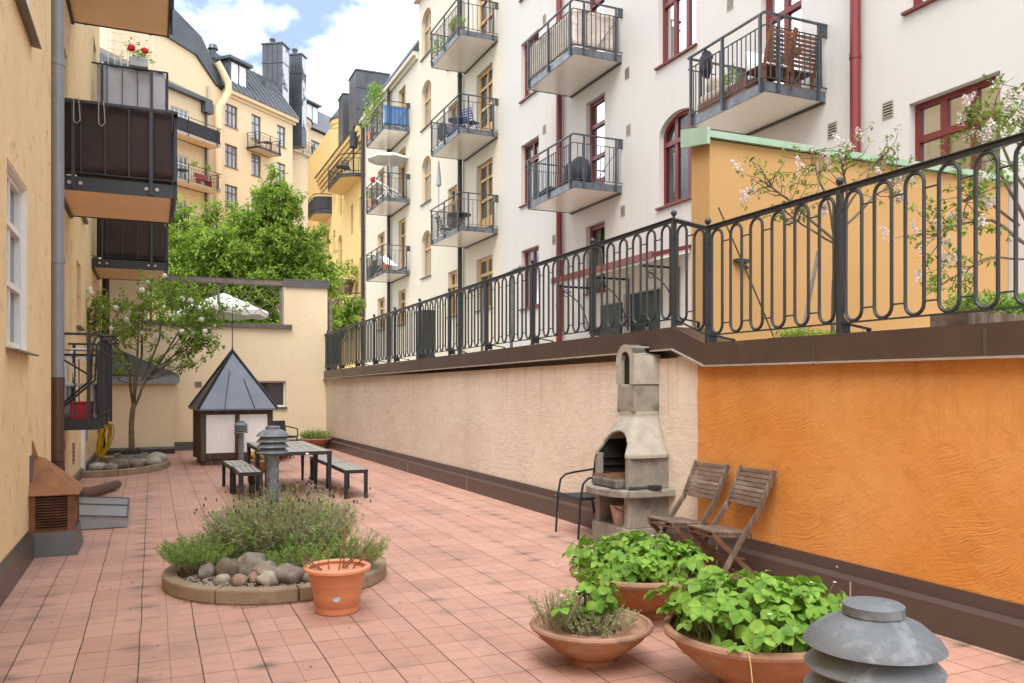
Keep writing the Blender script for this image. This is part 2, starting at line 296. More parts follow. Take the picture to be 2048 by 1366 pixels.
plain('hose_yellow', (0.62, 0.36, 0.010), 0.45, 0.0, 0.1, 9, 0.02, 20)
plain('bark', (0.15, 0.115, 0.08), 0.95, 0.0, 0.35, 8, 0.8, 40, bd=0.01)
plain('dark_bark', (0.055, 0.042, 0.032), 0.95, 0.0, 0.35, 8, 0.8, 40, bd=0.01)
plain('twig', (0.24, 0.115, 0.052), 0.8, 0.0, 0.3, 10, 0.2, 40)
plain('dry_stem', (0.36, 0.28, 0.20), 0.9, 0.0, 0.4, 10, 0)
plain('gravel_mix', (0.48, 0.42, 0.36), 0.95, 0.0, 0.5, 60, 1.0, 130, bd=0.02)
for i_, c_ in enumerate([(0.29, 0.235, 0.18), (0.225, 0.195, 0.155), (0.33, 0.225, 0.165), (0.42, 0.37, 0.30), (0.17, 0.13, 0.095)]):
    plain('stone%d' % i_, c_, 0.85, 0.0, 0.3, 6, 0.5, 40, bd=0.008, stain=(sc(c_, 1.7), 9.0, 0.56))
leafmat('tree_leaf', [(0.10, 0.19, 0.02), (0.20, 0.34, 0.035), (0.33, 0.48, 0.06), (0.46, 0.58, 0.14)], 0.5, 0.5, 1.1)
leafmat('snowball_leaf', [(0.12, 0.23, 0.03), (0.23, 0.38, 0.05), (0.38, 0.52, 0.11)], 0.5)
leafmat('strawberry_leaf', [(0.085, 0.21, 0.03), (0.16, 0.35, 0.035), (0.24, 0.46, 0.05), (0.34, 0.53, 0.09)], 0.35, 0.58, 14.0)
leafmat('lavender_leaf', [(0.24, 0.29, 0.11), (0.36, 0.41, 0.19), (0.48, 0.52, 0.28), (0.38, 0.34, 0.24)], 0.35, 0.7)
leafmat('fresh_leaf', [(0.15, 0.28, 0.05), (0.25, 0.40, 0.08), (0.38, 0.50, 0.15)], 0.35, 0.6)
leafmat('lilac_leaf', [(0.09, 0.17, 0.03), (0.17, 0.28, 0.045), (0.33, 0.43, 0.08)], 0.4)
leafmat('thyme_leaf', [(0.20, 0.27, 0.08), (0.32, 0.38, 0.16), (0.38, 0.33, 0.21)], 0.2, 0.8)
leafmat('red_leaf', [(0.10, 0.02, 0.015), (0.20, 0.05, 0.02)], 0.2)
leafmat('yellow_flower', [(0.65, 0.45, 0.03), (0.75, 0.62, 0.10)], 0.2)
leafmat('white_flower', [(0.72, 0.74, 0.66), (0.86, 0.87, 0.82)], 0.2, 0.7)
leafmat('lilac_flower', [(0.60, 0.47, 0.53), (0.76, 0.66, 0.70), (0.86, 0.80, 0.82)], 0.25, 0.7)
leafmat('dark_flower', [(0.045, 0.025, 0.035), (0.10, 0.06, 0.075)], 0.1, 0.8)
leafmat('red_flower', [(0.55, 0.01, 0.02), (0.75, 0.03, 0.05)], 0.2, 0.6)
# ---------------------------------------------------------------- geometry helpers
def wloc(o):
    v = Vector((0, 0, 0))
    while o is not None: v += o.location; o = o.parent
    return v
class MB:
    """collects shapes and links them as ONE mesh object"""
    def __init__(s): s.v, s.f = [], []
    def add(s, vs, fs):
        n = len(s.v); s.v.extend([tuple(p) for p in vs]); s.f.extend([tuple(i + n for i in f) for f in fs]); return s
    def box(s, c, d, rot=None):
        hx, hy, hz = d[0] / 2, d[1] / 2, d[2] / 2
        vs = [Vector((x, y, z)) for x in (-hx, hx) for y in (-hy, hy) for z in (-hz, hz)]
        if rot is not None:
            m = rot if isinstance(rot, Matrix) else Matrix.Rotation(rot, 3, 'Z'); vs = [m @ p for p in vs]
        return s.add([p + Vector(c) for p in vs], [(0, 1, 3, 2), (4, 6, 7, 5), (0, 4, 5, 1), (2, 3, 7, 6), (0, 2, 6, 4), (1, 5, 7, 3)])
    def span(s, a, b): return s.box([(a[i] + b[i]) / 2 for i in range(3)], [abs(b[i] - a[i]) for i in range(3)])
    def hexa(s, bottom, top): # 4 + 4 points in ring order
        return s.add(list(bottom) + list(top), [(3, 2, 1, 0), (4, 5, 6, 7), (0, 1, 5, 4), (1, 2, 6, 5), (2, 3, 7, 6), (3, 0, 4, 7)])
    def beam(s, a, b, w, h, up=(0, 0, 1)):
        a, b = Vector(a), Vector(b); d = (b - a).normalized(); u = Vector(up)
        if abs(d.dot(u)) > 0.98: u = Vector((1, 0, 0))
        x = d.cross(u).normalized() * w / 2; y = x.cross(d).normalized() * h / 2
        return s.hexa([a - x - y, a + x - y, a + x + y, a - x + y], [b - x - y, b + x - y, b + x + y, b - x + y])
    def tube(s, pts, r, seg=8, closed=False, cap=True):
        pts = [Vector(p) for p in pts]; n = len(pts); rr = r if isinstance(r, (list, tuple)) else [r] * n
        if n < 2: return s
        tang = []
        for i in range(n):
            a = pts[i - 1] if (i or closed) else pts[0]; b = pts[(i + 1) % n] if (i < n - 1 or closed) else pts[-1]
            t = b - a; tang.append(t.normalized() if t.length > 1e-9 else Vector((0, 0, 1)))
        nrm = tang[0].orthogonal().normalized(); base = len(s.v)
        for i in range(n):
            nrm = nrm - tang[i] * nrm.dot(tang[i])
            nrm = nrm.normalized() if nrm.length > 1e-6 else tang[i].orthogonal().normalized()
            bi = tang[i].cross(nrm)
            for k in range(seg):
                a = 2 * math.pi * k / seg; s.v.append(tuple(pts[i] + (nrm * math.cos(a) + bi * math.sin(a)) * rr[i]))
        for i in range(n if closed else n - 1):
            j = (i + 1) % n
            for k in range(seg):
                k2 = (k + 1) % seg; s.f.append((base + i * seg + k, base + i * seg + k2, base + j * seg + k2, base + j * seg + k))
        if cap and not closed:
            s.f.append(tuple(base + k for k in range(seg))[::-1]); s.f.append(tuple(base + (n - 1) * seg + k for k in range(seg)))
        return s
    def lathe(s, prof, seg=32, c=(0, 0, 0), sx=1.0, sy=1.0):
        base = len(s.v); n = len(prof)
        for k in range(seg):
            a = 2 * math.pi * k / seg
            for r, z in prof: s.v.append((c[0] + r * sx * math.cos(a), c[1] + r * sy * math.sin(a), c[2] + z))
        for k in range(seg):
            k2 = (k + 1) % seg
            for i in range(n - 1):
                s.f.append((base + k * n + i, base + k2 * n + i, base + k2 * n + i + 1, base + k * n + i + 1))
        for e, rev in ((0, True), (n - 1, False)):
            if prof[e][0] > 1e-5:
                ring = [base + k * n + e for k in range(seg)]; s.f.append(tuple(ring[::-1] if rev else ring))
        return s
    def prism(s, poly, z0, z1): # poly in xy
        n = len(poly); vs = [(x, y, z0) for x, y in poly] + [(x, y, z1) for x, y in poly]
        fs = [tuple(range(n))[::-1], tuple(range(n, 2 * n))] + [(i, (i + 1) % n, n + (i + 1) % n, n + i) for i in range(n)]
        return s.add(vs, fs)
    def ball(s, c, r, sub=2, sq=(1, 1, 1), rough=0.0, seed=0, freq=1.6):
        bm = bmesh.new(); bmesh.ops.create_icosphere(bm, subdivisions=sub, radius=1.0)
        vs = []
        for v in bm.verts:
            d = v.co.normalized(); k = 1 + rough * mnoise.noise(d * freq + Vector((seed * 7.3, seed * 3.1, seed * 1.7))) if rough else 1
            vs.append((c[0] + d.x * r * sq[0] * k, c[1] + d.y * r * sq[1] * k, c[2] + d.z * r * sq[2] * k))
        fs = [tuple(v.index for v in f.verts) for f in bm.faces]; bm.free(); return s.add(vs, fs)
    def build(s, name, mat, parent=None, world=False, smooth=False, bevel=0.0, recalc=True):
        me = bpy.data.meshes.new(name)
        off = wloc(parent) if (parent is not None and world) else Vector((0, 0, 0))
        me.from_pydata([(p[0] - off.x, p[1] - off.y, p[2] - off.z) for p in s.v], [], s.f)
        if recalc:
            bm = bmesh.new(); bm.from_mesh(me); bmesh.ops.remove_doubles(bm, verts=bm.verts, dist=1e-5); bmesh.ops.recalc_face_normals(bm, faces=bm.faces); bm.to_mesh(me); bm.free()
        o = bpy.data.objects.new(name, me); COL.objects.link(o)
        me.materials.append(MATS[mat] if isinstance(mat, str) else mat)
        if smooth:
            for p in me.polygons: p.use_smooth = True
            if smooth != 'all':
                bm = bmesh.new(); bm.from_mesh(me)
                for e in bm.edges:
                    if len(e.link_faces) == 2 and e.calc_face_angle(0) > R(38): e.smooth = False
                bm.to_mesh(me); bm.free()
        if bevel:
            b = o.modifiers.new('bevel', 'BEVEL'); b.width = bevel; b.segments = 2; b.limit_method = 'ANGLE'; b.angle_limit = R(50); b.harden_normals = False
        if parent is not None: o.parent = parent
        return o
def tag(o, label=None, cat=None, group=None, kind=None):
    for k, v in (('label', label), ('category', cat), ('group', group), ('kind', kind)):
        if v: o[k] = v
    return o
def thing(name, label, cat, loc=(0, 0, 0), rz=0, group=None):
    o = bpy.data.objects.new(name, None); COL.objects.link(o); o.empty_display_size = 0.1
    o.location = loc; o.rotation_euler = (0, 0, rz); return tag(o, label, cat, group)
def single(mb, name, mat, label, cat, loc=(0, 0, 0), rz=0, group=None, kind=None, **kw):
    o = mb.build(name, mat, None, **kw); o.location = loc; o.rotation_euler = (0, 0, rz); return tag(o, label, cat, group, kind)
def copy_tree(o, parent=None):
    c = o.copy(); COL.objects.link(c); c.parent = parent
    for ch in list(o.children): copy_tree(ch, c)
    return c
def dup(o, loc, rz, label, group=None):
    c = copy_tree(o); c.location = loc; c.rotation_euler = (0, 0, rz); c['label'] = label
    if group: c['group'] = group
    return c
def bez(a, b, c, n=8):
    a, b, c = Vector(a), Vector(b), Vector(c)
    return [a * (1 - t) ** 2 + b * 2 * t * (1 - t) + c * t * t for t in [i / (n - 1) for i in range(n)]]
rnd = random.uniform
# ---------------------------------------------------------------- facade tools: u along the wall, z up, w into the wall
class Facade:
    def __init__(s, o, d, n): s.o, s.d, s.n = o, d, n
    def P(s, u, z, w=0.0): return (s.o[0] + s.d[0] * u - s.n[0] * w, s.o[1] + s.d[1] * u - s.n[1] * w, z)
    def box(s, mb, u0, u1, z0, z1, w0, w1):
        return mb.hexa([s.P(u0, z0, w0), s.P(u1, z0, w0), s.P(u1, z0, w1), s.P(u0, z0, w1)], [s.P(u0, z1, w0), s.P(u1, z1, w0), s.P(u1, z1, w1), s.P(u0, z1, w1)])
    def wall(s, mb, u0, u1, z0, z1, holes, thick=0.6, arches=(), through=False):
        us = sorted({u0, u1, *[h[0] for h in holes], *[h[1] for h in holes]}); zs = sorted({z0, z1, *[h[2] for h in holes], *[h[3] for h in holes]})
        us = [u for u in us if u0 <= u <= u1]; zs = [z for z in zs if z0 <= z <= z1]
        for a, b in zip(us, us[1:]):
            for c, d in zip(zs, zs[1:]):
                m, k = (a + b) / 2, (c + d) / 2
                if any(h[0] < m < h[1] and h[2] < k < h[3] for h in holes): continue
                mb.add([s.P(a, c), s.P(b, c), s.P(b, d), s.P(a, d)], [(0, 1, 2, 3)])
                if through: mb.add([s.P(a, c, thick), s.P(b, c, thick), s.P(b, d, thick), s.P(a, d, thick)], [(3, 2, 1, 0)])
        for h in holes:
            a, b, c, d = h[:4]; r = [(a, c), (b, c), (b, d), (a, d)]
            for (p, q), (x, y) in zip(r, r[1:] + r[:1]): mb.add([s.P(p, q), s.P(x, y), s.P(x, y, thick), s.P(p, q, thick)], [(0, 1, 2, 3)])
        for a, b, c, d, hgt in arches:
            zs_, uc, hw = d - hgt, (a + b) / 2, (b - a) / 2
            arc = [(uc - hw * math.cos(math.pi * i / 12), zs_ + hgt * math.sin(math.pi * i / 12)) for i in range(13)]
            for (p, q), (x, y) in zip(arc, arc[1:]):
                mb.add([s.P(p, q), s.P(x, y), s.P(x, d), s.P(p, d)], [(0, 1, 2, 3)]); mb.add([s.P(p, q), s.P(x, y), s.P(x, y, 0.3), s.P(p, q, 0.3)], [(0, 1, 2, 3)])
        bk = [(u0, z0), (u1, z0), (u1, z1), (u0, z1)]
        if not through: mb.add([s.P(*p, thick) for p in bk], [(3, 2, 1, 0)])
        for (p, q), (x, y) in zip(bk, bk[1:] + bk[:1]): mb.add([s.P(p, q), s.P(x, y), s.P(x, y, thick), s.P(p, q, thick)], [(0, 1, 2, 3)])
    def window(s, root, u0, u1, z0, z1, mat, cols=2, trans=(0.68,), rec=0.12, fw=0.075, arch=0.0, sill=None, deep=True, pane='window_glass', curtain=True, name='window', panel=0.0, mw=0.055, muntin=()):
        fr = MB(); dz = z1 - z0; hw, uc, zs = (u1 - u0) / 2, (u0 + u1) / 2, z1 - arch
        top = lambda u: zs + arch * math.sqrt(max(0.0, 1 - ((u - uc) / hw) ** 2)) if arch else z1
        s.box(fr, u0 - .012, u0 + fw, z0, zs, rec, rec + .08); s.box(fr, u1 - fw, u1 + .012, z0, zs, rec, rec + .08)
        s.box(fr, u0 + fw, u1 - fw, z0 - .012, z0 + fw, rec + .001, rec + .079)
        if arch:
            pts = [(uc - hw * math.cos(math.pi * i / 12), zs + arch * math.sin(math.pi * i / 12)) for i in range(13)]
            for (p, q), (x, y) in zip(pts, pts[1:]):
                k = 1 - fw / hw; l = max(0.05, 1 - fw / max(arch, .12))
                i = lambda a, b: (uc + (a - uc) * k, zs + (b - zs) * l)
                (p2, q2), (x2, y2) = i(p, q), i(x, y)
                fr.hexa([s.P(p, q, rec), s.P(x, y, rec), s.P(x2, y2, rec), s.P(p2, q2, rec)], [s.P(p, q, rec + .08), s.P(x, y, rec + .08), s.P(x2, y2, rec + .08), s.P(p2, q2, rec + .08)])
        else: s.box(fr, u0 + fw, u1 - fw, z1 - fw, z1 + .012, rec + .001, rec + .079)
        for i in range(1, cols):
            u = u0 + (u1 - u0) * i / cols; s.box(fr, u - mw, u + mw, z0 + fw, top(u) - fw * .6, rec + .004, rec + .075)
        for t in trans: s.box(fr, u0 + fw, u1 - fw, z0 + dz * t - mw * .9, z0 + dz * t + mw * .9, rec - .012, rec + .07)
        for t in muntin: s.box(fr, u0 + fw, u1 - fw, z0 + dz * t - .014, z0 + dz * t + .014, rec + .02, rec + .06)
        if panel: s.box(fr, u0 + fw, u1 - fw, z0 + fw, z0 + panel, rec + .02, rec + .07)
        f = fr.build(name, mat, root, True)
        pn = MB(); g = rec + .045
        poly = [(u0, z0), (u1, z0), (u1, zs)] + ([(uc + hw * math.cos(math.pi * i / 12), zs + arch * math.sin(math.pi * i / 12)) for i in range(1, 12)] if arch else []) + [(u0, zs)]
        n = len(poly); pn.add([s.P(*p, g) for p in poly] + [s.P(*p, g + .008) for p in poly], [tuple(range(n)), tuple(range(n, 2 * n))[::-1]])
        pn.build('pane', pane, f, True)
        if sill:
            m = MB(); s.box(m, u0 - .06, u1 + .06, z0 - .055, z0 - .013, -.07, rec); m.build('sill', sill, f, True)
        if deep:
            m = MB(); a, b, c, d = u0 - .25, u1 + .25, z0 - .05, z1 + .05
            m.add([s.P(a, c, .5), s.P(b, c, .5), s.P(b, d, .5), s.P(a, d, .5), s.P(a, c, .55), s.P(b, c, .55), s.P(b, d, .55), s.P(a, d, .55)], [(0, 1, 2, 3), (7, 6, 5, 4), (0, 4, 5, 1), (1, 5, 6, 2), (2, 6, 7, 3), (3, 7, 4, 0)])
            m.build('room', 'room_dark', f, True)
        if curtain:
            m = MB(); W = (u1 - u0)
            for a, b in ((u0 + .03, u0 + W * rnd(.2, .34)), (u1 - W * rnd(.2, .34), u1 - .03)):
                k = 22; g = [[], []]
                for i in range(k):
                    u = a + (b - a) * i / (k - 1); ww = rec + .17 + .022 * math.sin(i * 1.5 + rnd(-.2, .2))
                    g[0].append(s.P(u, z0 + .02, ww)); g[1].append(s.P(u, z1 - .03, ww))
                m.add(g[0] + g[1], [(i, i + 1, k + i + 1, k + i) for i in range(k - 1)])
            m.build('curtain', 'curtain_cloth', f, True, smooth='all', recalc=False)
        return f
    def balcony(s, root, u0, u1, zb, dep, railh=1.28, fascia='galvanised', rail='dark_galvanised', soffit='soffit_white', screen=None, gap=0.115, fh=0.17, posts=None, midrail=True, plates=True, label=None, half_screen=None, br=0.008):
        d = MB(); e = .012
        s.box(d, u0, u1, zb, zb + fh, -dep, -dep + .03); s.box(d, u0, u0 + .03, zb, zb + fh, -dep + .03, 0); s.box(d, u1 - .03, u1, zb, zb + fh, -dep + .03, 0)
        s.box(d, u0 + .03, u1 - .03, zb + .09, zb + .13, -dep + .03, 0)
        b = d.build('balcony', fascia, root, True)
        if label: b['label'] = label
        m = MB(); s.box(m, u0 + .03, u1 - .03, zb + .012, zb + .03, -dep + .03, -.02); m.build('soffit', soffit, b, True)
        m = MB(); s.box(m, u0, u1, zb - .03, zb + .004, -.05, .0); m.build('wall_beam', rail, b, True)
        r = MB(); zt = zb + railh; o = dep + .025
        A, B, Cc, D = (u0 - .025, 0), (u0 - .025, o), (u1 + .025, o), (u1 + .025, 0)
        zm = zt - .21 if midrail else zt - .03
        for (p, q), ang in (((A, B), 0), ((B, Cc), 1), ((Cc, D), 0)):
            r.beam(s.P(p[0], zt, -p[1]), s.P(q[0], zt, -q[1]), .045, .03)
            if midrail: r.beam(s.P(p[0], zm, -p[1]), s.P(q[0], zm, -q[1]), .03, .012)
            r.beam(s.P(p[0], zb + fh + .05, -p[1]), s.P(q[0], zb + fh + .05, -q[1]), .03, .012)
            L = math.hypot(p[0] - q[0], p[1] - q[1]); n = max(2, int(L / gap))
            for i in range(1, n):
                t = i / n; x, y = p[0] + (q[0] - p[0]) * t, p[1] + (q[1] - p[1]) * t
                r.beam(s.P(x, zb + fh + .05, -y), s.P(x, zm, -y), br * 2, br * 2)
        ps = [(u0 - .03, dep * .14), (u0 - .03, dep * .8), (u1 + .03, dep * .14), (u1 + .03, dep * .8)] + [(u0 + (u1 - u0) * t, o + .005) for t in (posts or (.06, .5, .94))]
        for x, y in ps: r.box(s.P(x, (zb + zt) / 2, -y), (.045, .045, zt - zb - .02), math.atan2(s.d[1], s.d[0]))
        if plates:
            for x in (u0 - .03, u1 + .03): s.box(r, x - .01, x + .01, zt - .22, zt + .02, -.14, -.001); r.beam(s.P(x, zt - .12, -.05), s.P(x, zb + fh - .1, -dep * .62), .014, .014)
        r.build('railing', rail, b, True)
        if screen:
            m = MB(); zz0, zz1 = zb + fh + .03, zm + .02
            def sheet(pts, wav):
                rows = 7; L = sum(math.hypot(a[0] - c[0], a[1] - c[1]) for a, c in zip(pts, pts[1:])); k = max(8, int(L / .06)); vs = []
                for j in range(rows):
                    for i in range(k + 1):
                        q = L * i / k
                        for a, c in zip(pts, pts[1:]):
                            l = math.hypot(a[0] - c[0], a[1] - c[1])
                            if q <= l + 1e-6: break
                            q -= l
                        t = min(1, q / l); off = wav * (mnoise.noise(Vector((i * .35, j * .9, u0 * 3 + zb))) + .5 * mnoise.noise(Vector((i * 1.1, j * 2.2, u0))))
                        x, y = a[0] + (c[0] - a[0]) * t, a[1] + (c[1] - a[1]) * t
                        nx, ny = (c[1] - a[1]) / l, -(c[0] - a[0]) / l
                        sag = .025 * math.sin(i * .8) if j == rows - 1 else 0
                        vs.append(s.P(x - nx * off, zz0 + (zz1 - zz0) * j / (rows - 1) + sag * (wav > .015), -(y - ny * off)))
                m.add(vs, [(j * (k + 1) + i, j * (k + 1) + i + 1, (j + 1) * (k + 1) + i + 1, (j + 1) * (k + 1) + i) for j in range(rows - 1) for i in range(k)])
            i_ = .02
            pts = {'all': [(u0 + i_, .1), (u0 + i_, dep - i_), (u1 - i_, dep - i_), (u1 - i_, .1)], 'near': [(u0 + i_, .05), (u0 + i_, dep - i_)], 'front': [(u0 + i_, dep - i_), (u1 - i_, dep - i_)]}[screen[1]]
            sheet(pts, screen[2]); sm = m.build('screen', screen[0], b, True, smooth='all', recalc=False)
            so = sm.modifiers.new('thick', 'SOLIDIFY'); so.thickness = .004
        return b
    def pipe(s, root, u, z0, z1, mat, r=.055, out=.12, name='downpipe', joints=2.2, cl=True, pts=None):
        m = MB(); m.tube([s.P(u, z0, -out), s.P(u, z1, -out)] if pts is None else pts, r, 14)
        z = z0 + joints * .6
        while z < z1 and cl: m.tube([s.P(u, z - .04, -out), s.P(u, z + .04, -out)], r * 1.12, 14); m.beam(s.P(u, z, -out), s.P(u, z, 0), .012, .012); z += joints
        return m.build(name, mat, root, True, smooth=True)
    def vent(s, root, u, z, a=.11, b=.2):
        m = MB(); s.box(m, u - a - .02, u + a + .02, z - b - .02, z + b + .02, -.012, .02)
        n = 5
        for i in range(n): s.box(m, u - a, u + a, z - b + 2 * b * (i + .15) / n, z - b + 2 * b * (i + .6) / n, -.022, -.012)
        o = m.build('vent', 'flashing', root, True)
        m = MB(); s.box(m, u - a, u + a, z - b, z + b, -.0145, -.008); m.build('vent_slots', 'soot_and_shade', o, True); return o  # black sheet paints the shade in the slots between the slats
# ---------------------------------------------------------------- foliage tools
def leaf(mb, c, d, up, L, W, fold=0.25, droop=0.15):
    """one pointed leaf folded along its midrib: 6 points, 4 faces"""
    d = d.normalized(); x = d.cross(up)
    x = x.normalized() if x.length > 1e-4 else d.orthogonal().normalized()
    n = x.cross(d); f = n * (W * fold)
    m, e = c + d * L * .45 - n * L * droop * .3, c + d * L - n * L * droop
    mb.add([c, m + x * W * .5 + f, m, m - x * W * .5 + f, e], [(0, 1, 2), (0, 2, 3), (1, 4, 2), (2, 4, 3)])
def rvec():
    while True:
        v = Vector((rnd(-1, 1), rnd(-1, 1), rnd(-1, 1)))
        if .05 < v.length < 1: return v.normalized()
def spray(mb, c, d, n, L, W, spread=.8):
    """a tuft of leaves round a twig tip"""
    for _ in range(n):
        dd = (d * .55 + rvec() * spread + Vector((0, 0, -.12))).normalized()
        leaf(mb, c + rvec() * L * .5, dd, (Vector((0, 0, 1)) + rvec() * .45).normalized(), L * rnd(.7, 1.25), W * rnd(.75, 1.2))
def limb(mb, a, b, r0, r1, bend=.12, n=7, seg=6):
    a, b = Vector(a), Vector(b); L = (b - a).length; o1, o2 = rvec() * L * bend, rvec() * L * bend
    pts = [a.lerp(b, t) + o1 * math.sin(math.pi * t) + o2 * math.sin(2 * math.pi * t) * .5 for t in [i / (n - 1) for i in range(n)]]
    mb.tube(pts, [r0 + (r1 - r0) * i / (n - 1) for i in range(n)], seg); return pts
def small_plant(mb, c, h, r, n, L=.06, W=.03):
    for _ in range(n):
        a, q, k = rnd(0, 6.283), r * math.sqrt(rnd(0, 1)), rnd(.25, 1)
        spray(mb, Vector(c) + Vector((q * math.cos(a), q * math.sin(a), h * k * (1 - .4 * q / r))), Vector((math.cos(a) * .5, math.sin(a) * .5, .8)), 3, L, W)
# ---------------------------------------------------------------- ground, paving and the upper terrace
tag(MB().span((-150, -120, -0.6), (150, 230, -0.08)).build('ground', plain('far_ground', (0.16, 0.14, 0.12), 0.95, obj=False)), kind='structure')
tag(MB().span((-1.3, -7, -0.075), (4.95, 23.6, 0)).build('patio_paving', 'paving'), kind='structure')
tag(MB().span((4.99, -7, -0.07), (10.62, 70, 2.03)).build('terrace_ground', plain('terrace_slab', (0.42, 0.37, 0.32), 0.9, obj=False)), kind='structure')
tag(MB().span((-3, 23.9, -0.07), (4.98, 70, 2.0)).build('garden_ground', 'terrace_slab'), kind='structure')

# ---------------------------------------------------------------- left building: ochre facade along the paving
LB = thing('apartment_building', 'ochre rendered house on the left with brown screened balconies and grey downpipe', 'building', (-1.1, 8, 0))
FL = Facade((-1.1, 0), (0, 1), (1, 0)); FR2 = Facade((-1.22, 0), (0, 1), (1, 0))
h1 = [(4.6, 5.8, 2.0, 3.55), (7.89, 9.12, 2.0, 3.55), (4.6, 5.8, 5.03, 6.7), (8.05, 9.32, 5.06, 6.7)]
m = MB(); FL.wall(m, -7, 11.12, 0, 7.6, [x for x in h1 if x[3] < 7.5], 0.6); m.build('wall', 'ochre_plaster', LB, True)  # near wall kept low so more sky light reaches the walls opposite
h2 = [(13.3, 14.3, 1.25, 3.3), (16.3, 17.2, 2.75, 3.9), (13.5, 14.6, 4.75, 6.8), (17.2, 18.1, 4.9, 6.6), (20.8, 21.8, 4.6, 6.6), (20.8, 21.8, 1.6, 3.6), (20.8, 21.8, 7.8, 9.6)]
m = MB(); FR2.wall(m, 11.125, 23.2, 0, 12.5, h2, 0.6); m.build('wall', 'ochre_plaster', LB, True)
for i, h in enumerate(h1):
    f = FL.window(LB, *h, 'white_paint', cols=2, trans=(.36, .70), rec=.06, fw=.06, mw=.03, sill=None, pane='dark_pane', curtain=False, deep=False)
    m = MB(); a, b, c, d = h; k = .016
    FL.box(m, b - k, b + .004, c, d, .008, .057); FL.box(m, a - .004, a + k, c, d, .008, .057); FL.box(m, a + k, b - k, d - k, d + .004, .008, .057)
    m.build('frame_lining', 'white_paint', f, True)
    m = MB(); m.hexa([FL.P(a - .07, c - .05, -.09), FL.P(b + .07, c - .05, -.09), FL.P(b + .07, c - .01, .16), FL.P(a - .07, c - .01, .16)], [FL.P(a - .07, c - .035, -.09), FL.P(b + .07, c - .035, -.09), FL.P(b + .07, c + .004, .16), FL.P(a - .07, c + .004, .16)])
    m.build('sill', 'grey_flashing', f, True)
for h in h2: FR2.window(LB, *h, 'white_paint', cols=2, trans=(.7,), rec=.14, fw=.07, mw=.035, sill='grey_flashing', deep=False, pane='dark_pane', curtain=False)
m = MB(); m.span((-1.1, -7, 0), (-1.045, 9.12, .21)); m.hexa([(-1.1, -7, .21), (-1.045, -7, .21), (-1.045, 9.12, .21), (-1.1, 9.12, .21)], [(-1.1, -7, .27), (-1.09, -7, .27), (-1.09, 9.12, .27), (-1.1, 9.12, .27)])
m.build('skirting', 'skirting_metal', LB, True)
m = MB(); m.span((-1.22, 14.6, 0), (-1.17, 23.2, .16)); m.build('skirting', 'grey_flashing', LB, True)
m = MB(); m.span((-1.1, 9.25, .27), (-1.078, 9.45, .98)); m.build('cover_plate', 'grey_flashing', LB, True)
FR2.pipe(LB, 11.86, 1.76, 12.4, 'grey_pipe', .077, .12, joints=2.5)
m = MB(); m.tube([(-1.1, 11.86, .72), (-1.1, 11.86, 1.78)], .080, 14); m.tube([(-1.1, 11.86, .86), (-1.1, 11.86, .98)], .088, 14)
m.tube([(-1.1, 11.86, .72), (-1.09, 11.9, .5), (-.98, 12.15, .34), (-.92, 12.9, .2), (-.86, 13.5, .12), (-.7, 14.2, .09), (-.52, 14.75, .085)], [.08, .08, .08, .075, .075, .07, .068], 12)
m.build('downpipe', 'brown_pipe', LB, True, smooth=True)
FR2.pipe(LB, 22.75, .15, 5.2, 'black_pipe', .085, .16, joints=3, cl=False)
m = MB(); m.span((-1.22, 17.2, .1), (-1.16, 17.5, 1.1)); m.build('pipe_cover', 'white_paint', LB, True)
for u, z in ((15.6, .55), (18.6, .75)): FR2.vent(LB, u, z, .12, .16)
def left_balcony(u0, u1, zb, dep, **kw):
    b = FR2.balcony(LB, u0, u1, zb, dep, fascia='black_steel', rail='black_steel', soffit='soffit_ochre', midrail=False, plates=False, gap=.3, fh=.19, **kw)
    for q in (.16, .3, dep - .36, dep - .22):
        m = MB(); c = FR2.P(u0 - .008, zb + .1, -q); m.lathe([(.0, -.012), (.026, -.012), (.026, .012), (0, .012)], 10)
        m.v = [(c[0] + x, c[1] + z, c[2] + y) for x, y, z in m.v]; m.build('bolt', 'flashing', b, True)
    return b
ba = left_balcony(12.96, 15.0, 4.4, 1.5, railh=1.24, screen=('brown_fabric', 'all', .012), label='balcony with dark brown fabric screen and ochre underside')
ba['label'] = 'nearer balcony with dark brown fabric screen and ochre underside'
m = MB()
FR2.box(m, 12.9, 12.93, 5.615, 5.645, -1.56, -.02); FR2.box(m, 12.93, 15.05, 5.615, 5.645, -1.56, -1.53); m.build('top_rail', 'black_steel', ba, True)
m = MB()
for q in (.25, .56):
    m = MB(); c = FR2.P(12.915, 5.64, -q); m.tube([Vector(c) + Vector((-.03, -.03, -.30)), Vector(c) + Vector((-.03, -.03, 0)), Vector(c) + Vector((.03, -.03, .03)), Vector(c) + Vector((.05, -.03, -.28)), Vector(c) + Vector((.01, -.03, -.33)), Vector(c) + Vector((-.03, -.03, -.30))], .006, 6)
    m.build('wire_hook', 'flashing', ba, True)
left_balcony(12.9, 15.25, 7.62, 1.48, railh=1.24, screen=('brown_fabric', 'all', .012), label='balcony of the floor above, seen from below')
left_balcony(20.18, 22.3, 4.28, 1.5, railh=1.24, screen=('brown_fabric', 'all', .02), label='farther brown screened balcony above the small tree')
b2 = left_balcony(20.18, 22.4, 7.5, 1.5, railh=1.24, screen=('grey_fabric', 'all', .03), label='farther balcony wrapped in pale grey cloth')
b3 = FR2.balcony(LB, 12.0, 14.72, 1.1, .58, railh=1.24, fascia='black_steel', rail='black_steel', soffit='soffit_ochre', midrail=True, plates=False, gap=.13, fh=.15, screen=('wicker_black', 'front', .004), label='ground floor balcony with black mesh front')
m = MB()
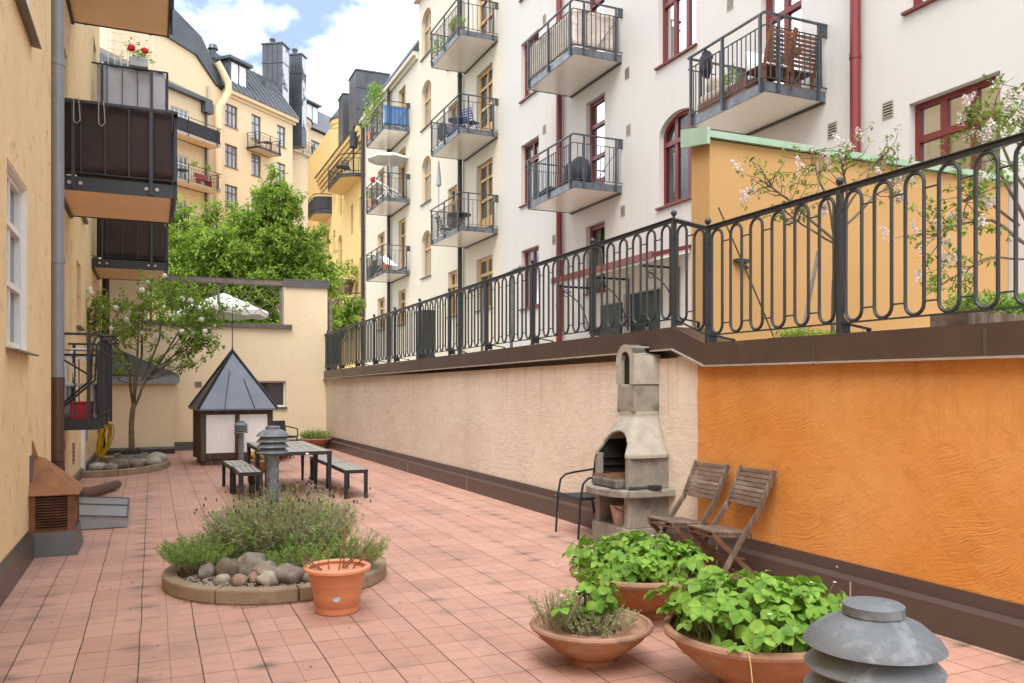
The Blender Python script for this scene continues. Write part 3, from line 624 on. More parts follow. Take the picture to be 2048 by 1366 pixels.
for k in (0, 1): m.tube([(-1.1 + .05 * k, 12.02, 1.4), (-.73 + .05 * k, 11.95, 1.5 + .25), (-.71 + .05 * k, 11.95, 2.2), (-.66 + .05 * k, 11.97, 2.32 - .05 * k), (-.42, 12.05, 2.33 - .05 * k)], .014, 8)
m.build('bent_handrail', 'black_steel', b3, True, smooth=True)

# ---------------------------------------------------------------- right buildings
FRT = Facade((10.65, 0), (0, 1), (-1, 0))
def tall(root, u0, u1, z1, wins, mat, z0=2.0, arches=()):
    m = MB(); FRT.wall(m, u0, u1, z0, z1, [w_[:4] for w_ in wins], .6, arches); return m.build('wall', mat, root, True)
WB = thing('apartment_building', 'pinkish white house on the right with dark red windows and grey steel balconies', 'building', (10.65, 12, 2))
st = [(5.95, 4.12), (9.25, 7.36), (12.45, 10.65), (15.65, 13.85)]
red = []
for t_, b_ in st: red.append((22.42, 23.72, b_, t_, 2))
red.append((18.48, 19.48, 4.16, 5.95, 1)); red += [(18.48, 19.48, 6.66, 9.25, 1), (18.48, 19.48, 9.9, 12.5, 1), (18.48, 19.48, 13.1, 15.6, 1)]
red += [(20.92, 21.26, 7.4, 9.26, 1), (20.92, 21.26, 10.7, 12.46, 1)]
red += [(11.47, 12.55, 6.72, 9.3, 2), (7.69, 9.18, 4.15, 6.0, 3), (7.69, 9.21, 7.44, 9.25, 3), (14.6, 16.04, 9.0, 11.0, 3), (4.2, 5.6, 4.15, 6.0, 3), (4.2, 5.6, 7.44, 9.25, 3)]
arch = (14.52, 16.0, 5.77, 7.78, .42)
doors = [(15.95, 17.55, 2.04, 3.95)]
tall(WB, -6, 25.23, 20, red + [arch] + doors, 'white_plaster', 2.0, [arch])
for a, b, c, d, n in red:
    tallw = d - c > 2.2
    FRT.window(WB, a, b, c, d, 'red_paint', cols=n, trans=(.70,) if not tallw else (.74, .42), rec=.13, fw=.085 if not n == 1 else .11, sill='red_paint', panel=.5 if tallw else 0, name='balcony_door' if tallw else 'window')
FRT.window(WB, *arch[:4], 'red_paint', cols=3, trans=(.70,), rec=.13, fw=.085, arch=.42, sill='red_paint', curtain=False)
# entrance: dark green doors, notice board and red sheet metal canopy on scroll brackets
m = MB(); FRT.box(m, 15.95, 17.55, 2.04, 3.95, .2, .26)
for q in range(2):
    FRT.box(m, 16.02 + q * .78, 16.72 + q * .78, 2.1, 2.9, .18, .2); FRT.box(m, 16.02 + q * .78, 16.72 + q * .78, 3.0, 3.85, .18, .2)
dg = plain('door_green', (0.012, 0.022, 0.018), 0.4, obj=False); dr = m.build('entrance_door', dg, WB, True)
m = MB(); FRT.box(m, 16.7, 16.73, 2.95, 3.1, .12, .18); m.build('handle', 'flashing', dr, True)
m = MB(); FRT.box(m, 17.6, 18.6, 2.3, 3.75, -.06, -.002); m.build('notice_board', dg, WB, True)
m = MB(); m.hexa([FRT.P(14.75, 4.66, 0), FRT.P(19.45, 4.66, 0), FRT.P(19.45, 4.40, -1.0), FRT.P(14.75, 4.40, -1.0)], [FRT.P(14.75, 4.74, 0), FRT.P(19.45, 4.74, 0), FRT.P(19.45, 4.50, -1.0), FRT.P(14.75, 4.50, -1.0)])
FRT.box(m, 14.72, 19.48, 4.37, 4.52, -1.04, -1.0); cn_ = m.build('canopy', 'red_pipe', WB, True)
m = MB(); m.hexa([FRT.P(14.78, 4.56, -.02), FRT.P(19.42, 4.56, -.02), FRT.P(19.42, 4.33, -.98), FRT.P(14.78, 4.33, -.98)], [FRT.P(14.78, 4.655, -.02), FRT.P(19.42, 4.655, -.02), FRT.P(19.42, 4.395, -.98), FRT.P(14.78, 4.395, -.98)]); m.build('soffit', 'soffit_white', cn_, True)
for u in (15.2, 17.3, 19.2):
    m = MB(); m.beam(FRT.P(u, 4.28, -.01), FRT.P(u, 4.28, -.95), .04, .05); m.beam(FRT.P(u, 4.28, -.03), FRT.P(u, 3.05, -.03), .04, .03)
    m.tube([Vector(FRT.P(u, 3.25 + .9 * t, -.05 - .75 * t * t - .05 * math.sin(6 * t))) for t in [i / 10 for i in range(11)]], .014, 6)
    for cz, cw, r_ in ((3.28, -.16, .1), (4.1, -.72, .12)): m.tube([FRT.P(u, cz + r_ * (1 - t * .6) * math.sin(8 * t), cw + r_ * (1 - t * .6) * math.cos(8 * t)) for t in [i / 14 for i in range(15)]], .011, 6)
    m.build('scroll_bracket', 'black_steel', cn_, True)
FRT.pipe(WB, 20.84, 2.1, 20, 'red_pipe', .085, .12, joints=3.1)
FRT.pipe(WB, 10.12, 2.1, 20, 'red_pipe', .085, .12, joints=3.1)
for u, z in ((13.45, 9.37), (13.43, 7.99), (10.73, 6.04), (9.57, 6.03), (22.03, 12.57), (17.37, 9.34), (17.32, 7.93), (22.03, 9.3), (17.58, 6.01), (21.4, 5.93), (16.9, 12.5)): FRT.vent(WB, u, z, .085, .115)
FRT.balcony(WB, 10.89, 12.97, 6.58, 1.32, 1.30, posts=(.04, .52, .97), label='nearest steel balcony with teak benches on it')
FRT.balcony(WB, 17.63, 20.31, 6.47, 1.35, 1.29, posts=(.05, .5, .95), label='steel balcony carrying a black covered barbecue')
FRT.balcony(WB, 17.63, 20.31, 9.7, 1.35, 1.29, posts=(.05, .5, .95), screen=('beige_fabric', 'all', .035), label='steel balcony wrapped in crumpled beige cloth')
# cream house: the tall part and the lower part with a mansard roof
CB = thing('apartment_building', 'cream house behind the white one with ochre windows and black downpipes', 'building', (10.66, 32, 2))
cw = []
for t_ in (6.22, 9.55, 12.8, 15.9): cw.append((26.11, 27.63, t_ - (.66 if t_ < 7 else 2.35), t_, 2))
cw[0] = (26.11, 27.63, 4.4, 6.22, 2)
for t_ in (6.17, 9.42, 12.66, 15.9): cw.append((29.69, 30.74, t_ - 1.75, t_, 2))
arcs = [(32.9, 34.2, b_, b_ + 1.95, .45) for b_ in (6.36, 9.51, 12.71, 15.75)]
tall(CB, 25.235, 34.6, 18.7, cw + arcs, 'cream_plaster', 2.0, arcs)
for a, b, c, d, n in cw: FRT.window(CB, a, b, c, d, 'ochre_paint', cols=n, trans=(.68,) if d - c < 2.2 else (.76, .45), rec=.13, fw=.10, sill='grey_flashing', deep=False, pane='dark_pane', curtain=False, panel=.45 if d - c > 2.2 else 0)
for a, b, c, d, h_ in arcs: FRT.window(CB, a, b, c, d, 'ochre_paint', cols=2, trans=(.62,), rec=.13, fw=.09, arch=h_, sill='grey_flashing', deep=False, pane='pale_pane', curtain=False)
cw2 = []
for t_ in (6.2, 9.5, 12.75, 15.6): cw2.append((36.68, 37.86, t_ - (2.3 if t_ > 7 else 1.6), t_, 2))
for t_ in (6.2, 9.5, 12.75): cw2.append((40.42, 41.82, t_ - 1.6, t_, 2))
tall(CB, 34.6, 44.8, 16.15, cw2, 'cream_plaster')
for a, b, c, d, n in cw2: FRT.window(CB, a, b, c, d, 'ochre_paint', cols=n, trans=(.68,), rec=.13, fw=.10, sill='grey_flashing', deep=False, pane='dark_pane', curtain=False)
m = MB(); FRT.box(m, 34.65, 44.85, 16.0, 16.13, -.12, 0.02); FRT.box(m, 34.65, 44.85, 16.13, 16.33, -.26, .02); FRT.box(m, 32.0, 34.75, 18.4, 18.7, -.22, 0.02); FRT.box(m, 25.4, 32, 18.6, 18.71, -.1, .02); m.build('cornice', 'cream_plaster', CB, True)
m = MB(); m.hexa([FRT.P(34.62, 16.34, -.3), FRT.P(44.9, 16.34, -.3), FRT.P(44.9, 16.34, 6), FRT.P(34.62, 16.34, 6)], [FRT.P(34.62, 19.6, 1.9), FRT.P(44.9, 19.6, 1.9), FRT.P(44.9, 20.2, 6), FRT.P(34.62, 20.2, 6)])
m.hexa([FRT.P(25.3, 18.72, -.25), FRT.P(34.7, 18.72, -.25), FRT.P(34.7, 18.72, 6), FRT.P(25.3, 18.72, 6)], [FRT.P(25.3, 22, 2), FRT.P(34.7, 22, 2), FRT.P(34.7, 22.4, 6), FRT.P(25.3, 22.4, 6)]); m.build('roof', 'roof_metal', CB, True)
FRT.pipe(CB, 29.0, 2.1, 18.5, 'black_pipe', .085, .14, joints=3.1); FRT.pipe(CB, 39.1, 2.1, 16.1, 'black_pipe', .085, .14, joints=3.1); FRT.pipe(CB, 44.5, 2.1, 16.0, 'black_pipe', .1, .14, joints=3.1)
for i, z in enumerate((6.83, 10.07, 13.3)):
    FRT.balcony(CB, 25.62, 28.76, z, 1.34, 1.26, posts=(.05, .5, .95), gap=.14, label=('steel balcony with black table', 'steel balcony with blue cafe furniture', 'steel balcony with wooden planter box')[i])
for i, z in enumerate((6.75, 9.98, 13.18)):
    FRT.balcony(CB, 35.96, 39.2, z, 1.2, 1.26, posts=(.05, .35, .65, .95), gap=.16, br=.01, screen=(('blue_fabric', 'near', .01) if i == 2 else None), label=('lowest steel balcony of the far column', 'steel balcony with white parasol', 'steel balcony with blue cloth side')[i])
# yellow house
YB = thing('apartment_building', 'deep yellow house at the end of the row with curved balconies and stair turret', 'building', (10.65, 50, 2))
yw = [(45.0, 45.9, 10.5, 12.3), (45.0, 45.9, 6.9, 8.9), (47.5, 48.05, 10.55, 12.3), (47.5, 48.05, 7.9, 9.1), (52.5, 53.2, 13.3, 15.0), (52.6, 53.2, 10.2, 11.7), (45.0, 45.9, 3.6, 5.4), (47.5, 48.05, 4.4, 5.6), (54.6, 55.5, 10.2, 12)]
ya = [(50.55, 51.7, 12.25, 14.2, .4), (50.55, 51.7, 9.0, 11.1, .4), (50.55, 51.7, 5.7, 7.9, .4), (50.55, 51.7, 2.6, 4.7, .4)]
tall(YB, 44.81, 57.2, 15.6, yw + ya, 'yellow_plaster', 2.0, ya)
for a, b, c, d in yw: FRT.window(YB, a, b, c, d, 'brown_paint', cols=1 if b - a < .8 else 2, trans=(.66,), rec=.15, fw=.09, deep=False, curtain=False, pane='dark_pane')
for a, b, c, d, h_ in ya: FRT.window(YB, a, b, c, d, 'ochre_paint', cols=2, trans=(.62,), rec=.15, fw=.09, arch=h_, deep=False, curtain=False, pane='pale_pane')
m = MB()
for k in range(4): FRT.box(m, 44.83, 57.3, 15.0 + .25 * k, 15.25 + .25 * k, -.08 - .11 * k, .02)
m.build('cornice', 'yellow_plaster', YB, True)
m = MB(); m.hexa([FRT.P(44.95, 16.01, -.5), FRT.P(57.4, 16.01, -.5), FRT.P(57.4, 16.01, 6), FRT.P(44.95, 16.01, 6)], [FRT.P(44.95, 18.6, 2.0), FRT.P(57.4, 18.6, 2.0), FRT.P(57.4, 19, 6), FRT.P(44.95, 19, 6)]); m.build('roof', 'roof_metal', YB, True)
m = MB(); m.span((11.4, 50, 16.1), (13.5, 52, 21.05)); m.span((11.35, 49.95, 21.05), (13.55, 52.05, 21.13))
for k in range(1, 3): m.span((11.4 + .7 * k - .03, 49.96, 17), (11.4 + .7 * k + .03, 50, 21.04))
for k in range(1, 3): m.span((11.4, 49.965, 17.4 + 1.3 * k), (13.5, 50, 17.45 + 1.3 * k))
m.build('chimney', 'roof_metal', YB, True)
m = MB(); m.span((11.45, 54, 16.1), (12.35, 55.5, 20.9)); m.span((11.4, 53.95, 20.9), (12.4, 55.55, 20.98)); m.build('chimney', 'roof_metal', YB, True)
m = MB(); m.lathe([(1.25, 2), (1.25, 20.3), (1.33, 20.35), (1.33, 20.6), (1.42, 20.65), (1.42, 20.95)], 40, (13.25, 60, 0)); tr_ = m.build('turret', 'yellow_plaster', YB, True, smooth=True)
m = MB(); m.lathe([(1.5, 20.96), (1.5, 21.05), (.9, 21.9), (.02, 22.3)], 40, (13.25, 60, 0)); m.build('turret_roof', 'roof_metal', tr_, True, smooth=True)
m = MB(); m.box((12.12, 59.4, 18.4), (.22, .55, 1.9), R(35)); m.build('window', 'brown_paint', tr_, True)
m = MB(); m.span((11.2, 57.3, 2), (14.5, 66, 19.5)); m.build('wall', 'yellow_plaster', YB, True)
def curved_balcony(u0, u1, zb, dep, label, dark=None):
    d = MB(); n = 14; uc, hw = (u0 + u1) / 2, (u1 - u0) / 2
    arc = [(uc - hw * math.cos(math.pi * i / n), dep * min(1.0, 1.5 * math.sin(math.pi * i / n))) for i in range(n + 1)]
    pts = [FRT.P(u, 0, -q)[:2] for u, q in arc]; d.prism(pts, zb, zb + .18); b = d.build('balcony', 'black_steel', YB, True); b['label'] = label
    m = MB(); m.prism([FRT.P(uc + (u - uc) * .96, 0, -q * .96)[:2] for u, q in arc], zb - .012, zb - .003); m.build('soffit', 'yellow_plaster', b, True)
    r = MB(); r.tube([(*p, zb + 1.25) for p in pts], .03, 6); r.tube([(*p, zb + 1.0) for p in pts], .018, 6); r.tube([(*p, zb + .3) for p in pts], .018, 6)
    for a, c in zip(pts, pts[1:]):
        for t in (0, .33, .66): q = Vector(a).lerp(Vector(c), t); r.beam((q.x, q.y, zb + .15), (q.x, q.y, zb + 1.0), .02, .02)
    r.build('railing', 'black_steel', b, True)
    if dark:
        m = MB(); m.add([(*p, zb + .2) for p in pts] + [(*p, zb + 1.1) for p in pts], [(i, i + 1, n + 2 + i, n + 1 + i) for i in range(n)]); m.build('screen', dark, b, True, recalc=False)
curved_balcony(45.0, 49.9, 13.3, 1.15, 'upper curved balcony with dark rails')
curved_balcony(45.0, 49.0, 5.6, 1.15, 'lower curved balcony with a potted bush')
curved_balcony(53.6, 56.6, 12.9, 1.1, 'curved balcony with dark navy cloth', 'dark_canvas')

# ---------------------------------------------------------------- far building across the view, with a gable and a mansard roof
D_ = (0.7513, 0.66); N_ = (0.66, -0.7513)
FF = Facade((4.3, 65.7), D_, N_)
FB = thing('apartment_building', 'peach house closing the courtyard with black mansard roof and tall peeling chimneys', 'building', (6, 67, 0))
rows = (23.4, 20.3, 17.2, 14.1, 11.0, 7.9)
fw_ = []
for i, t_ in enumerate(rows):
    fw_.append((1.02, 2.33, t_ - 1.72, t_, 2)); fw_.append((3.86, 4.93, t_ - (1.95 if i == 0 else 1.75), t_, 2)); fw_.append((6.82, 7.86, t_ - 1.72, t_, 2))
m = MB(); FF.wall(m, -9, 8.75, 0, 24.1, [x[:4] for x in fw_], 9)
gp = [(-9, 24.1), (0.72, 24.1), (-.05, 24.4), (-1.94, 25.9), (-4.5, 26.2), (-9, 26.4)]
m.add([FF.P(*p, 0) for p in gp] + [FF.P(*p, 9) for p in gp], [tuple(range(6)), tuple(range(6, 12))[::-1]] + [(i, (i + 1) % 6, 6 + (i + 1) % 6, 6 + i) for i in range(6)])
m.build('wall', 'peach_plaster', FB, True)
for a, b, c, d, n in fw_: FF.window(FB, a, b, c, d, 'brown_paint', cols=3 if b - a > 1.2 else 2, trans=(.66,), rec=.10, fw=.09, mw=.04, deep=False, curtain=False, pane='pale_pane', sill='brown_paint')
m = MB(); FF.box(m, .72, 9.0, 23.9, 24.12, -.15, .02); FF.box(m, .72, 9.05, 24.12, 24.4, -.4, .02); m.build('cornice', 'peach_plaster', FB, True)
m = MB()
m.hexa([FF.P(.4, 24.41, -.5), FF.P(9.1, 24.41, -.5), FF.P(9.1, 24.41, 8), FF.P(.4, 24.41, 8)], [FF.P(-.6, 28.2, 2.6), FF.P(9.1, 28.2, 2.6), FF.P(9.1, 28.8, 8), FF.P(-.6, 28.8, 8)])
vg = [(0.95, 24.2), (.2, 25.3), (-1.5, 27.4), (-4.5, 28.6), (-9, 29.0), (-9, 26.41), (-4.5, 26.21), (-1.94, 25.91), (-.05, 24.42)]
n_ = len(vg); m.add([FF.P(*p, -.18) for p in vg] + [FF.P(*p, 8.5) for p in vg], [tuple(range(n_)), tuple(range(n_, 2 * n_))[::-1]] + [(i, (i + 1) % n_, n_ + (i + 1) % n_, n_ + i) for i in range(n_)])
for k in range(14): u = .9 + .6 * k; m.beam(FF.P(u, 24.5, -.45), FF.P(u, 28.2, 2.55), .05, .06)
m.build('roof', 'roof_metal', FB, True)
def dormer(root, u0, u1, z0, z1, w0, cols, back=2.6):
    m = MB(); FF.box(m, u0, u1, z0, z1, w0, w0 + back); FF.box(m, u0 - .25, u1 + .25, z1, z1 + .22, w0 - .35, w0 + back); d = m.build('dormer', 'roof_metal', root, True)
    m = MB(); W = (u1 - u0 - .3) / cols
    for i in range(cols): FF.box(m, u0 + .15 + W * i + .08, u0 + .15 + W * (i + 1) - .08, z0 + .35, z1 - .15, w0 - .03, w0 + .01)
    f = m.build('window', 'canvas_white', d, True)
    return d
dormer(FB, 1.75, 3.75, 24.9, 27.0, .3, 2, 4)
for t_, w0, a, b, z in ((10.1, 3.0, 1.85, 1.35, 31.5), (13.05, 3.0, 1.2, 1.0, 31.7)):
    q = FF.P(t_, 0, w0); rot = R(-33.4); mr = Matrix.Rotation(rot, 3, 'Z'); loc = lambda x, y, zz: tuple(mr @ Vector((x, y, 0)) + Vector((q[0], q[1], zz)))
    m = MB(); m.box(loc(0, 0, (z + 23.5) / 2), (a, b, z - 23.5), rot); m.box(loc(0, 0, z + .06), (a + .16, b + .16, .12), rot)
    for k in range(1, 4): m.box(loc(-a / 2 + a * k / 4, -b / 2 - .02, (z + 24) / 2), (.05, .04, z - 24.2), rot)
    m.box(loc(0, 0, z - 1.6), (a + .1, b + .1, .1), rot)
    c_ = m.build('chimney', 'roof_metal', FB, True)
    m = MB(); m.box(loc(a / 2 + .012, 0, (z + 25) / 2), (.02, b * .9, z - 25.3), rot); m.build('peeling_side', 'peeling_metal', c_, True)
    m = MB(); m.lathe([(.2, 0), (.2, .45), (.27, .47), (.27, .6)], 12, loc(-.3, 0, z + .12)); m.build('chimney_pot', 'roof_metal', c_, True)
m = MB(); FF.box(m, 7.0, 8.7, 24.5, 27.3, 1.4, 3.6); m.build('roof_box', 'roof_metal', FB, True)
m = MB(); m.tube([FF.P(-.1, 26.0, -.3), FF.P(.3, 25.4, -.45), FF.P(.7, 24.7, -.6), FF.P(.8, 24.1, -.6), FF.P(.5, 23.4, -.5), FF.P(.05, 22.7, -.4), FF.P(-.02, 22, -.4), FF.P(-.02, 4, -.4)], .26, 14); m.build('duct', 'peach_plaster', FB, True, smooth=True)
FF.pipe(FB, -.75, 2, 24, 'flashing', .1, .15, joints=3)
m = MB(); m.lathe([(.25, 0), (.25, .7), (.4, .75), (.3, 1.1)], 12, FF.P(1.6, 27.2, 1.8)); m.build('roof_vent', 'roof_metal', FB, True)
m = MB(); FF.box(m, -4, -3.4, 28.5, 30, 1, 1.6); FF.box(m, -4.4, -3.0, 30, 30.25, .6, 2); m.build('roof_vent', 'flashing', FB, True)
FF.balcony(FB, 3.3, 5.95, 20.4, 1.2, 1.25, fascia='black_steel', rail='black_steel', soffit='peach_plaster', gap=.2, br=.012, plates=False, label='small balcony with table at the open door')
# right wing of it, set back, with a rounded bay
FB2 = Facade((4.3 - 5 * N_[0], 65.7 - 5 * N_[1]), D_, N_)
w2 = []
for t_ in (25.65, 22.5, 19.4, 16.3, 13.2): w2.append((17.4, 18.75, t_ - 1.95, t_, 2)); w2.append((20.6, 21.9, t_ - 1.9, t_, 2)); w2.append((23.8, 25.1, t_ - 1.9, t_, 2))
m = MB(); FB2.wall(m, 13.2, 34, 0, 26.6, [x[:4] for x in w2], 8); m.build('wall', 'peach_plaster', FB, True)
for a, b, c, d, n in w2: FB2.window(FB, a, b, c, d, 'brown_paint', cols=2, trans=(.66,), rec=.1, fw=.09, mw=.04, deep=False, curtain=False, pane='pale_pane', sill='brown_paint')
m = MB(); m.lathe([(2.6, 0), (2.6, 26.3), (2.85, 26.6), (2.85, 26.9)], 36, FB2.P(14.9, 0, 1.6)); m.build('bay', 'peach_plaster', FB, True, smooth=True)
m = MB(); m.lathe([(3.0, 26.91), (3.0, 27.0), (1.2, 27.8), (.02, 28.4)], 36, FB2.P(14.9, 0, 1.6)); m.hexa([FB2.P(14, 26.7, -.4), FB2.P(34, 26.7, -.4), FB2.P(34, 26.7, 7), FB2.P(14, 26.7, 7)], [FB2.P(14, 30, 2.4), FB2.P(34, 30, 2.4), FB2.P(34, 30.4, 7), FB2.P(14, 30.4, 7)]); m.build('roof', 'roof_metal', FB, True)
m = MB(); FB2.box(m, 15.2, 19.0, 27.2, 29.3, .4, 4); FB2.box(m, 15, 19.2, 29.3, 29.5, .1, 4); d_ = m.build('dormer', 'roof_metal', FB, True)
m = MB()
for k in range(4): FB2.box(m, 15.4 + .9 * k, 16.15 + .9 * k, 27.5, 29.1, .37, .41)
m.build('window', 'canvas_white', d_, True)
m = MB(); FB2.box(m, 17.0, 18.7, 29.5, 31.8, 2, 3.5); FB2.box(m, 16.85, 18.85, 31.8, 32.0, 1.85, 3.65); m.build('chimney', 'roof_metal', FB, True)
FB2.balcony(FB, 13.0, 16.2, 23.4, 1.3, 1.2, fascia='flashing', rail='black_steel', soffit='peach_plaster', gap=.22, br=.012, plates=False, label='corner balcony at the rounded bay')
# lower wing in front of the gable
FW = Facade((4.3 + 3 * N_[0], 65.7 + 3 * N_[1]), D_, N_)
WG = thing('apartment_building', 'lower peach house against the gable with white windows and stacked balconies', 'building', (1, 62, 0))
ww = [(-6.9, -5.38, t_ - (2.2), t_, 2) for t_ in (20.3, 17.2, 14.1, 11.0, 7.9)]
m = MB(); FW.wall(m, -12, -3.75, 0, 21.3, [x[:4] for x in ww], 2.95); m.build('wall', 'peach_plaster', WG, True)
for a, b, c, d, n in ww: FW.window(WG, a, b, c, d, 'white_paint', cols=4, trans=(.74,), rec=.08, fw=.07, mw=.028, deep=False, curtain=False, pane='pale_pane', name='balcony_door', panel=.1)
m = MB(); m.hexa([FW.P(-12, 21.31, -.4), FW.P(-3.6, 21.31, -.4), FW.P(-3.6, 21.31, 2.9), FW.P(-12, 21.31, 2.9)], [FW.P(-12, 21.55, -.4), FW.P(-3.6, 21.55, -.4), FW.P(-3.9, 23.2, 2.9), FW.P(-12, 23.6, 2.9)]); FW.box(m, -4.3, -3.55, 20.6, 21.3, -.45, .1); m.build('roof', 'roof_metal', WG, True)
FW.pipe(WG, -3.95, 2, 20.6, 'brown_pipe', .08, .12, joints=3)
for i, z in enumerate((18.2, 15.1, 12.0, 8.9)):
    FW.balcony(WG, -9.4, -3.62, z, 1.15, 1.25, fascia='flashing', rail='black_steel', soffit='soffit_ochre', gap=.22, br=.011, plates=False, screen=(('dark_canvas', 'front', .01) if i == 0 else None), label=('top balcony with dark cloth', 'balcony with a red bench', 'third balcony from the top', 'lowest balcony in view')[i])
# ---------------------------------------------------------------- retaining wall on the right with coping, skirting and iron railing
def WX(y): return 4.92 - (y - 3.4) * 0.0226          # face of the wall at y
GW = thing('garden_wall', 'rough rendered retaining wall, pale pink then orange, under a brown metal coping', 'wall', (4.9, 8, 0))
YS = 6.60                                             # where the two renders meet
def slab(mb, ya, yb, off0, off1, za0, za1, zb0=None, zb1=None):
    zb0, zb1 = za0 if zb0 is None else zb0, za1 if zb1 is None else zb1
    return mb.hexa([(WX(ya) + off0, ya, za0), (WX(ya) + off1, ya, za0), (WX(yb) + off1, yb, zb0), (WX(yb) + off0, yb, zb0)], [(WX(ya) + off0, ya, za1), (WX(ya) + off1, ya, za1), (WX(yb) + off1, yb, zb1), (WX(yb) + off0, yb, zb1)])
m = MB(); slab(m, YS, 23.4, 0, .3, 0, 1.95, 0, 1.87); slab(m, YS, 6.95, .001, .29, 1.9, 1.96); a = m.build('pale_render', 'pale_render', GW, True); a['label'] = 'pale pink combed render'
m = MB(); slab(m, -7, YS - .15, -.012, .3, 0, 1.93)
for i_ in range(48): slab(m, YS - .15, YS + .012 * mnoise.noise(Vector((3.1, i_ * .37, 0))) + .02 * mnoise.noise(Vector((7.7, i_ * .09, 0))), -.012, -.0015, 1.93 * i_ / 48, 1.93 * (i_ + 1) / 48)
a = m.build('orange_render', 'orange_render', GW, True); a['label'] = 'orange render trowelled in arcs'
cz = lambda y: 2.256 - (y - 6.93) * 0.0089
m = MB(); slab(m, 6.93, 23.4, -.07, .34, cz(6.93) - .215, cz(6.93), cz(23.4) - .205, cz(23.4)); slab(m, 6.42, 6.93, -.07, .34, 1.862, 2.07, cz(6.93) - .215, cz(6.93)); slab(m, -7, 6.42, -.07, .34, 1.80, 2.02, 1.862, 2.07)
cp = m.build('coping', 'brown_metal', GW, True)
m = MB(); slab(m, 6.93, 23.4, -.095, 0, cz(6.93) - .232, cz(6.93) - .216, cz(23.4) - .222, cz(23.4) - .206); slab(m, 6.42, 6.93, -.095, 0, 1.845, 1.861, cz(6.93) - .232, cz(6.93) - .216); slab(m, -7, 6.42, -.095, 0, 1.783, 1.799, 1.845, 1.861); m.build('drip_edge', 'flashing', cp, True)
m = MB()
for y in (5.05, 3.6, 2.1, 8.9, 10.9, 12.9, 14.9, 17, 19, 21): slab(m, y - .012, y + .012, -.0745, -.07, (cz(y) if y > 7 else 2.03) - .2, (cz(y) if y > 7 else 2.03) - .005)
m.build('seam', 'skirting_metal', cp, True)
m = MB(); slab(m, -7, 23.3, -.10, -.002, 0, .195); m.hexa([(WX(-7) - .10, -7, .196), (WX(-7) - .02, -7, .196), (WX(23.3) - .02, 23.3, .196), (WX(23.3) - .10, 23.3, .196)], [(WX(-7) - .10, -7, .2), (WX(-7) - .02, -7, .225), (WX(23.3) - .02, 23.3, .225), (WX(23.3) - .10, 23.3, .2)])
slab(m, -7, 23.3, -.028, -.014, .21, .315); sk = m.build('skirting', 'skirting_metal', GW, True)
m = MB()
for y in (4.65, 6.2, 9.3, 12.4, 15.5, 18.6): slab(m, y - .006, y + .006, -.1045, -.10, .004, .195); m.ball((WX(y) - .03, y + .2, .26), .012, 1)
m.build('seam', 'flashing', sk, True)
# railing
RL = thing('iron_railing', 'black iron railing of upright oval loops with ball topped posts along the retaining wall', 'railing', (4.8, 8, 2.1))
rz = lambda y: (3.354 - (y - 6.96) * .0126) if y > 6.7 else 3.173 + (6.42 - y) * .0106
RX = lambda y: WX(y) - .03
posts = [6.96 + 1.605 * k for k in range(11)]; low = [6.42 - 1.6 * k for k in range(7)]
for y in posts + low:
    b = cz(y) if y > 6.7 else 2.05
    m = MB(); x = RX(y); m.span((x - .022, y - .022, b - .03), (x + .022, y + .022, rz(y) - .01)); p = m.build('post', 'iron', RL, True, bevel=.004)
    m = MB(); m.ball((x, y, rz(y) + .052), .032, 3); m.lathe([(.016, 0), (.012, .03)], 10, (x, y, rz(y) + .005)); m.build('finial', 'iron', p, True, smooth=True)
    m = MB(); m.add([(x + .022, y - .006, b + .16), (x + .022, y - .006, b + .02), (x + .1, y - .006, b + .02), (x + .1, y - .006, b + .09), (x + .022, y + .006, b + .16), (x + .022, y + .006, b + .02), (x + .1, y + .006, b + .02), (x + .1, y + .006, b + .09)], [(0, 1, 2, 3), (7, 6, 5, 4), (0, 4, 5, 1), (1, 5, 6, 2), (2, 6, 7, 3), (3, 7, 4, 0)])
    m.beam((x + .02, y, b + .1), (x + .3, y, b + .06), .04, .012); m.beam((x + .3, y, b + .065), (x + .3, y, b - .02), .04, .012); m.build('stay', 'iron', p, True)
m = MB(); ends = [(low[-1] - .5), low[0], posts[0], posts[-1] + .5]
for a, c in zip(ends, ends[1:]):
    f = lambda y: 3.354 if y == posts[0] else rz(y)
    A, Cc = Vector((RX(a), a, f(a) - .002)), Vector((RX(c), c, f(c) - .002)); m.beam(A, Cc, .062, .012); m.beam(A - Vector((0, 0, .022)), Cc - Vector((0, 0, .022)), .034, .034)
m.build('handrail', 'iron', RL, True, bevel=.004)
def panel(ya, yb, n):
    m = MB(); s_ = (yb - ya) / n
    zt = lambda y: (rz(ya) + (rz(yb) - rz(ya)) * (y - ya) / (yb - ya)) - .04
    zb = lambda y: (cz(ya) if ya > 6.7 else 2.06) + ((cz(yb) if yb > 6.7 else 2.06) - (cz(ya) if ya > 6.7 else 2.06)) * (y - ya) / (yb - ya) + .085
    hw = .077
    for i in range(n):
        y = ya + s_ * (i + .5); x = RX(y); t, b = zt(y) - .012, zb(y) + .012
        pts = [(x, y + hw * math.cos(a), t - hw + hw * math.sin(a)) for a in [math.pi * k / 8 for k in range(9)]] + [(x, y + hw * math.cos(a), b + hw + hw * math.sin(a)) for a in [math.pi + math.pi * k / 8 for k in range(9)]]
        m.tube(pts, .0138, 8, closed=True)
        for z in (t - hw - .045, b + hw + .012):
            m.tube([(x, y - s_ + hw if i else ya, z), (x, y - hw, z)], .007, 5)
            if i == n - 1: m.tube([(x, y + hw, z), (x, yb, z)], .007, 5)
    m.beam((RX(ya), ya, zb(ya)), (RX(yb), yb, zb(yb)), .028, .012)
    m.build('loop_panel', 'iron', RL, True, smooth=True)
for a, c in zip(posts, posts[1:]): panel(a, c, 6)
